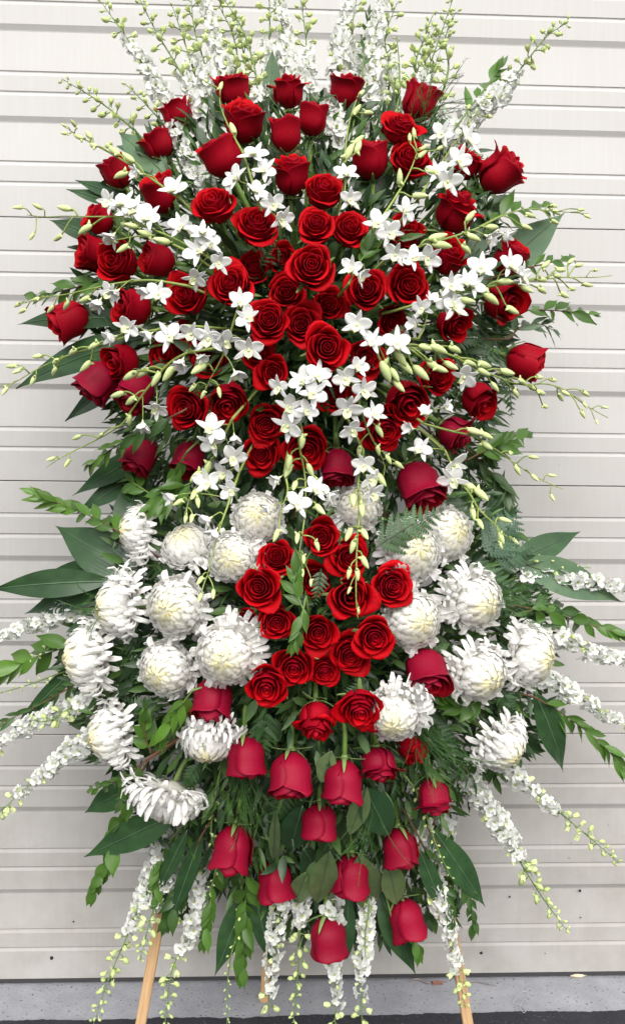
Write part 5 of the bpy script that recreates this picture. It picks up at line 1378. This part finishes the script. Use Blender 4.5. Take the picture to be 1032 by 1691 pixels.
# ------------------------------------------------------------------ wispy strands and the dark filling greenery
def wisp(cx, cy, n, ln, ang, spread, dY, label):
    rs = random.Random(int(cx*3+cy))
    q = MB()
    for k in range(n):
        a = math.radians(ang + rs.gauss(0, spread)); l = ln*rs.uniform(0.5, 1.1)
        x0, y0 = cx+rs.uniform(-22, 22), cy+rs.uniform(-14, 14)
        P = []
        wob = rs.uniform(-0.5, 0.5)
        for j in range(7):
            t = j/6
            x = x0 + math.sin(a+wob*t)*l*t; y = y0 - math.cos(a+wob*t)*l*t
            P.append(at(x, y, spray_Y(x0, y0)+dY - 0.03*math.sin(t*2)))
        q.tube(P, [0.0007*(1-0.6*j/6) for j in range(7)], 3)
        for j in range(1, 7):
            for h in range(7):
                t = rs.random()
                p = P[j-1].lerp(P[j], t); d = (P[j]-P[j-1]).normalized()
                sd = Vector((rs.gauss(0, 1), rs.gauss(0, 0.5), rs.gauss(0, 1))).normalized()
                e = p + (d*0.7+sd*0.7)*rs.uniform(0.006, 0.013)
                o = len(q.v); w = d.cross(sd).normalized()*0.00045
                q.v += [tuple(p-w), tuple(p+w), tuple(e)]; q.f.append((o, o+1, o+2)); q.m.append(0)
    o = new_obj('wispy_greenery', q.mesh('wispy_greenery', [M['wisp']], False)); props(o, label, 'greenery', kind='stuff')
wisp(405,1270,26,120,180,14,.03,'thread-fine hanging greenery around the far left hanging rose')
wisp(700,1200,26,130,160,18,.03,'thread-fine greenery below the right chrysanthemum trio')
wisp(600,1330,10,120,180,12,.025,'thread-fine greenery between the central hanging buds')
wisp(820,990,16,90,80,22,.0,'thread-fine greenery at right beside the curling chrysanthemum')
wisp(690,200,16,110,35,18,.0,'thread-fine greenery at the upper right behind orchids')
wisp(180,1000,8,80,260,20,.0,'thread-fine greenery at left above larkspur florets')

OUTLINE = [(255,235),(300,205),(380,175),(470,165),(560,165),(640,175),(715,205),(770,250),(810,320),(815,390),(835,450),(838,540),(830,610),(815,680),(808,760),(800,820),(840,870),(880,920),(895,1000),(905,1080),(895,1170),(865,1240),(800,1290),(745,1330),(745,1400),(765,1480),(735,1510),(700,1510),(665,1545),(600,1540),(545,1560),(480,1530),(420,1500),(380,1470),(345,1470),(310,1500),(275,1490),(262,1420),(240,1345),(200,1290),(165,1240),(135,1170),(115,1090),(140,1010),(165,940),(195,880),(225,820),(225,760),(205,700),(180,650),(165,590),(150,530),(145,470),(150,410),(170,350),(195,290)]
def inside(x, y):
    c = False; j = len(OUTLINE)-1
    for i in range(len(OUTLINE)):
        xi, yi = OUTLINE[i]; xj, yj = OUTLINE[j]
        if (yi > y) != (yj > y) and x < (xj-xi)*(y-yi)/(yj-yi)+xi: c = not c
        j = i
    return c
def filler():
    rs = random.Random(4)
    grids, mis = [], []
    base = [leaf_grid(1.0, w, 5, 3, peak=.42, fold=.3, bend=b, rs=rs) for w, b in ((.24, .5), (.34, .3), (.17, .8), (.13, .6))]
    n = 0
    while n < 13500:
        x, y = rs.uniform(90, 930), rs.uniform(90, 1580)
        if not inside(x, y): continue
        if y < 1180 and rs.random() < 0.3: continue
        n += 1
        Y = spray_Y(x, y)
        dep = rs.random()
        Yp = Y + 0.028 + dep*0.14
        p = at(x, y, Yp)
        cx, cy = (505, 520) if y < 800 else (520, 1060)
        d = Vector((x-cx, 0, -(y-cy))); d = d.normalized() if d.length > 1 else Vector((0, 0, 1))
        if y > 1250: d = Vector((rs.uniform(-.4, .4), 0, -1))
        D = (d + Vector((rs.gauss(0, .55), rs.gauss(-0.2, .45), rs.gauss(0, .55)))).normalized()
        nr = Vector((rs.gauss(0, .5), -1, rs.gauss(.3, .5)))
        s = rs.uniform(0.020, 0.048)
        G, UV = rs.choice(base)
        m = lframe(p, D, nr, s)
        A = np.array(m)[:3, :3]; T = np.array(m)[:3, 3]
        grids.append((G @ A.T + T, UV)); mis.append(0 if rs.random() < 0.55 else 1)
    o = new_obj('filling_greenery', leaf_to_mesh('filling_greenery', grids, [M['fill_a'], M['fill_b']], mis))
    props(o, 'dark green leaves filling the gaps between all the flowers', 'greenery', kind='stuff')
filler()
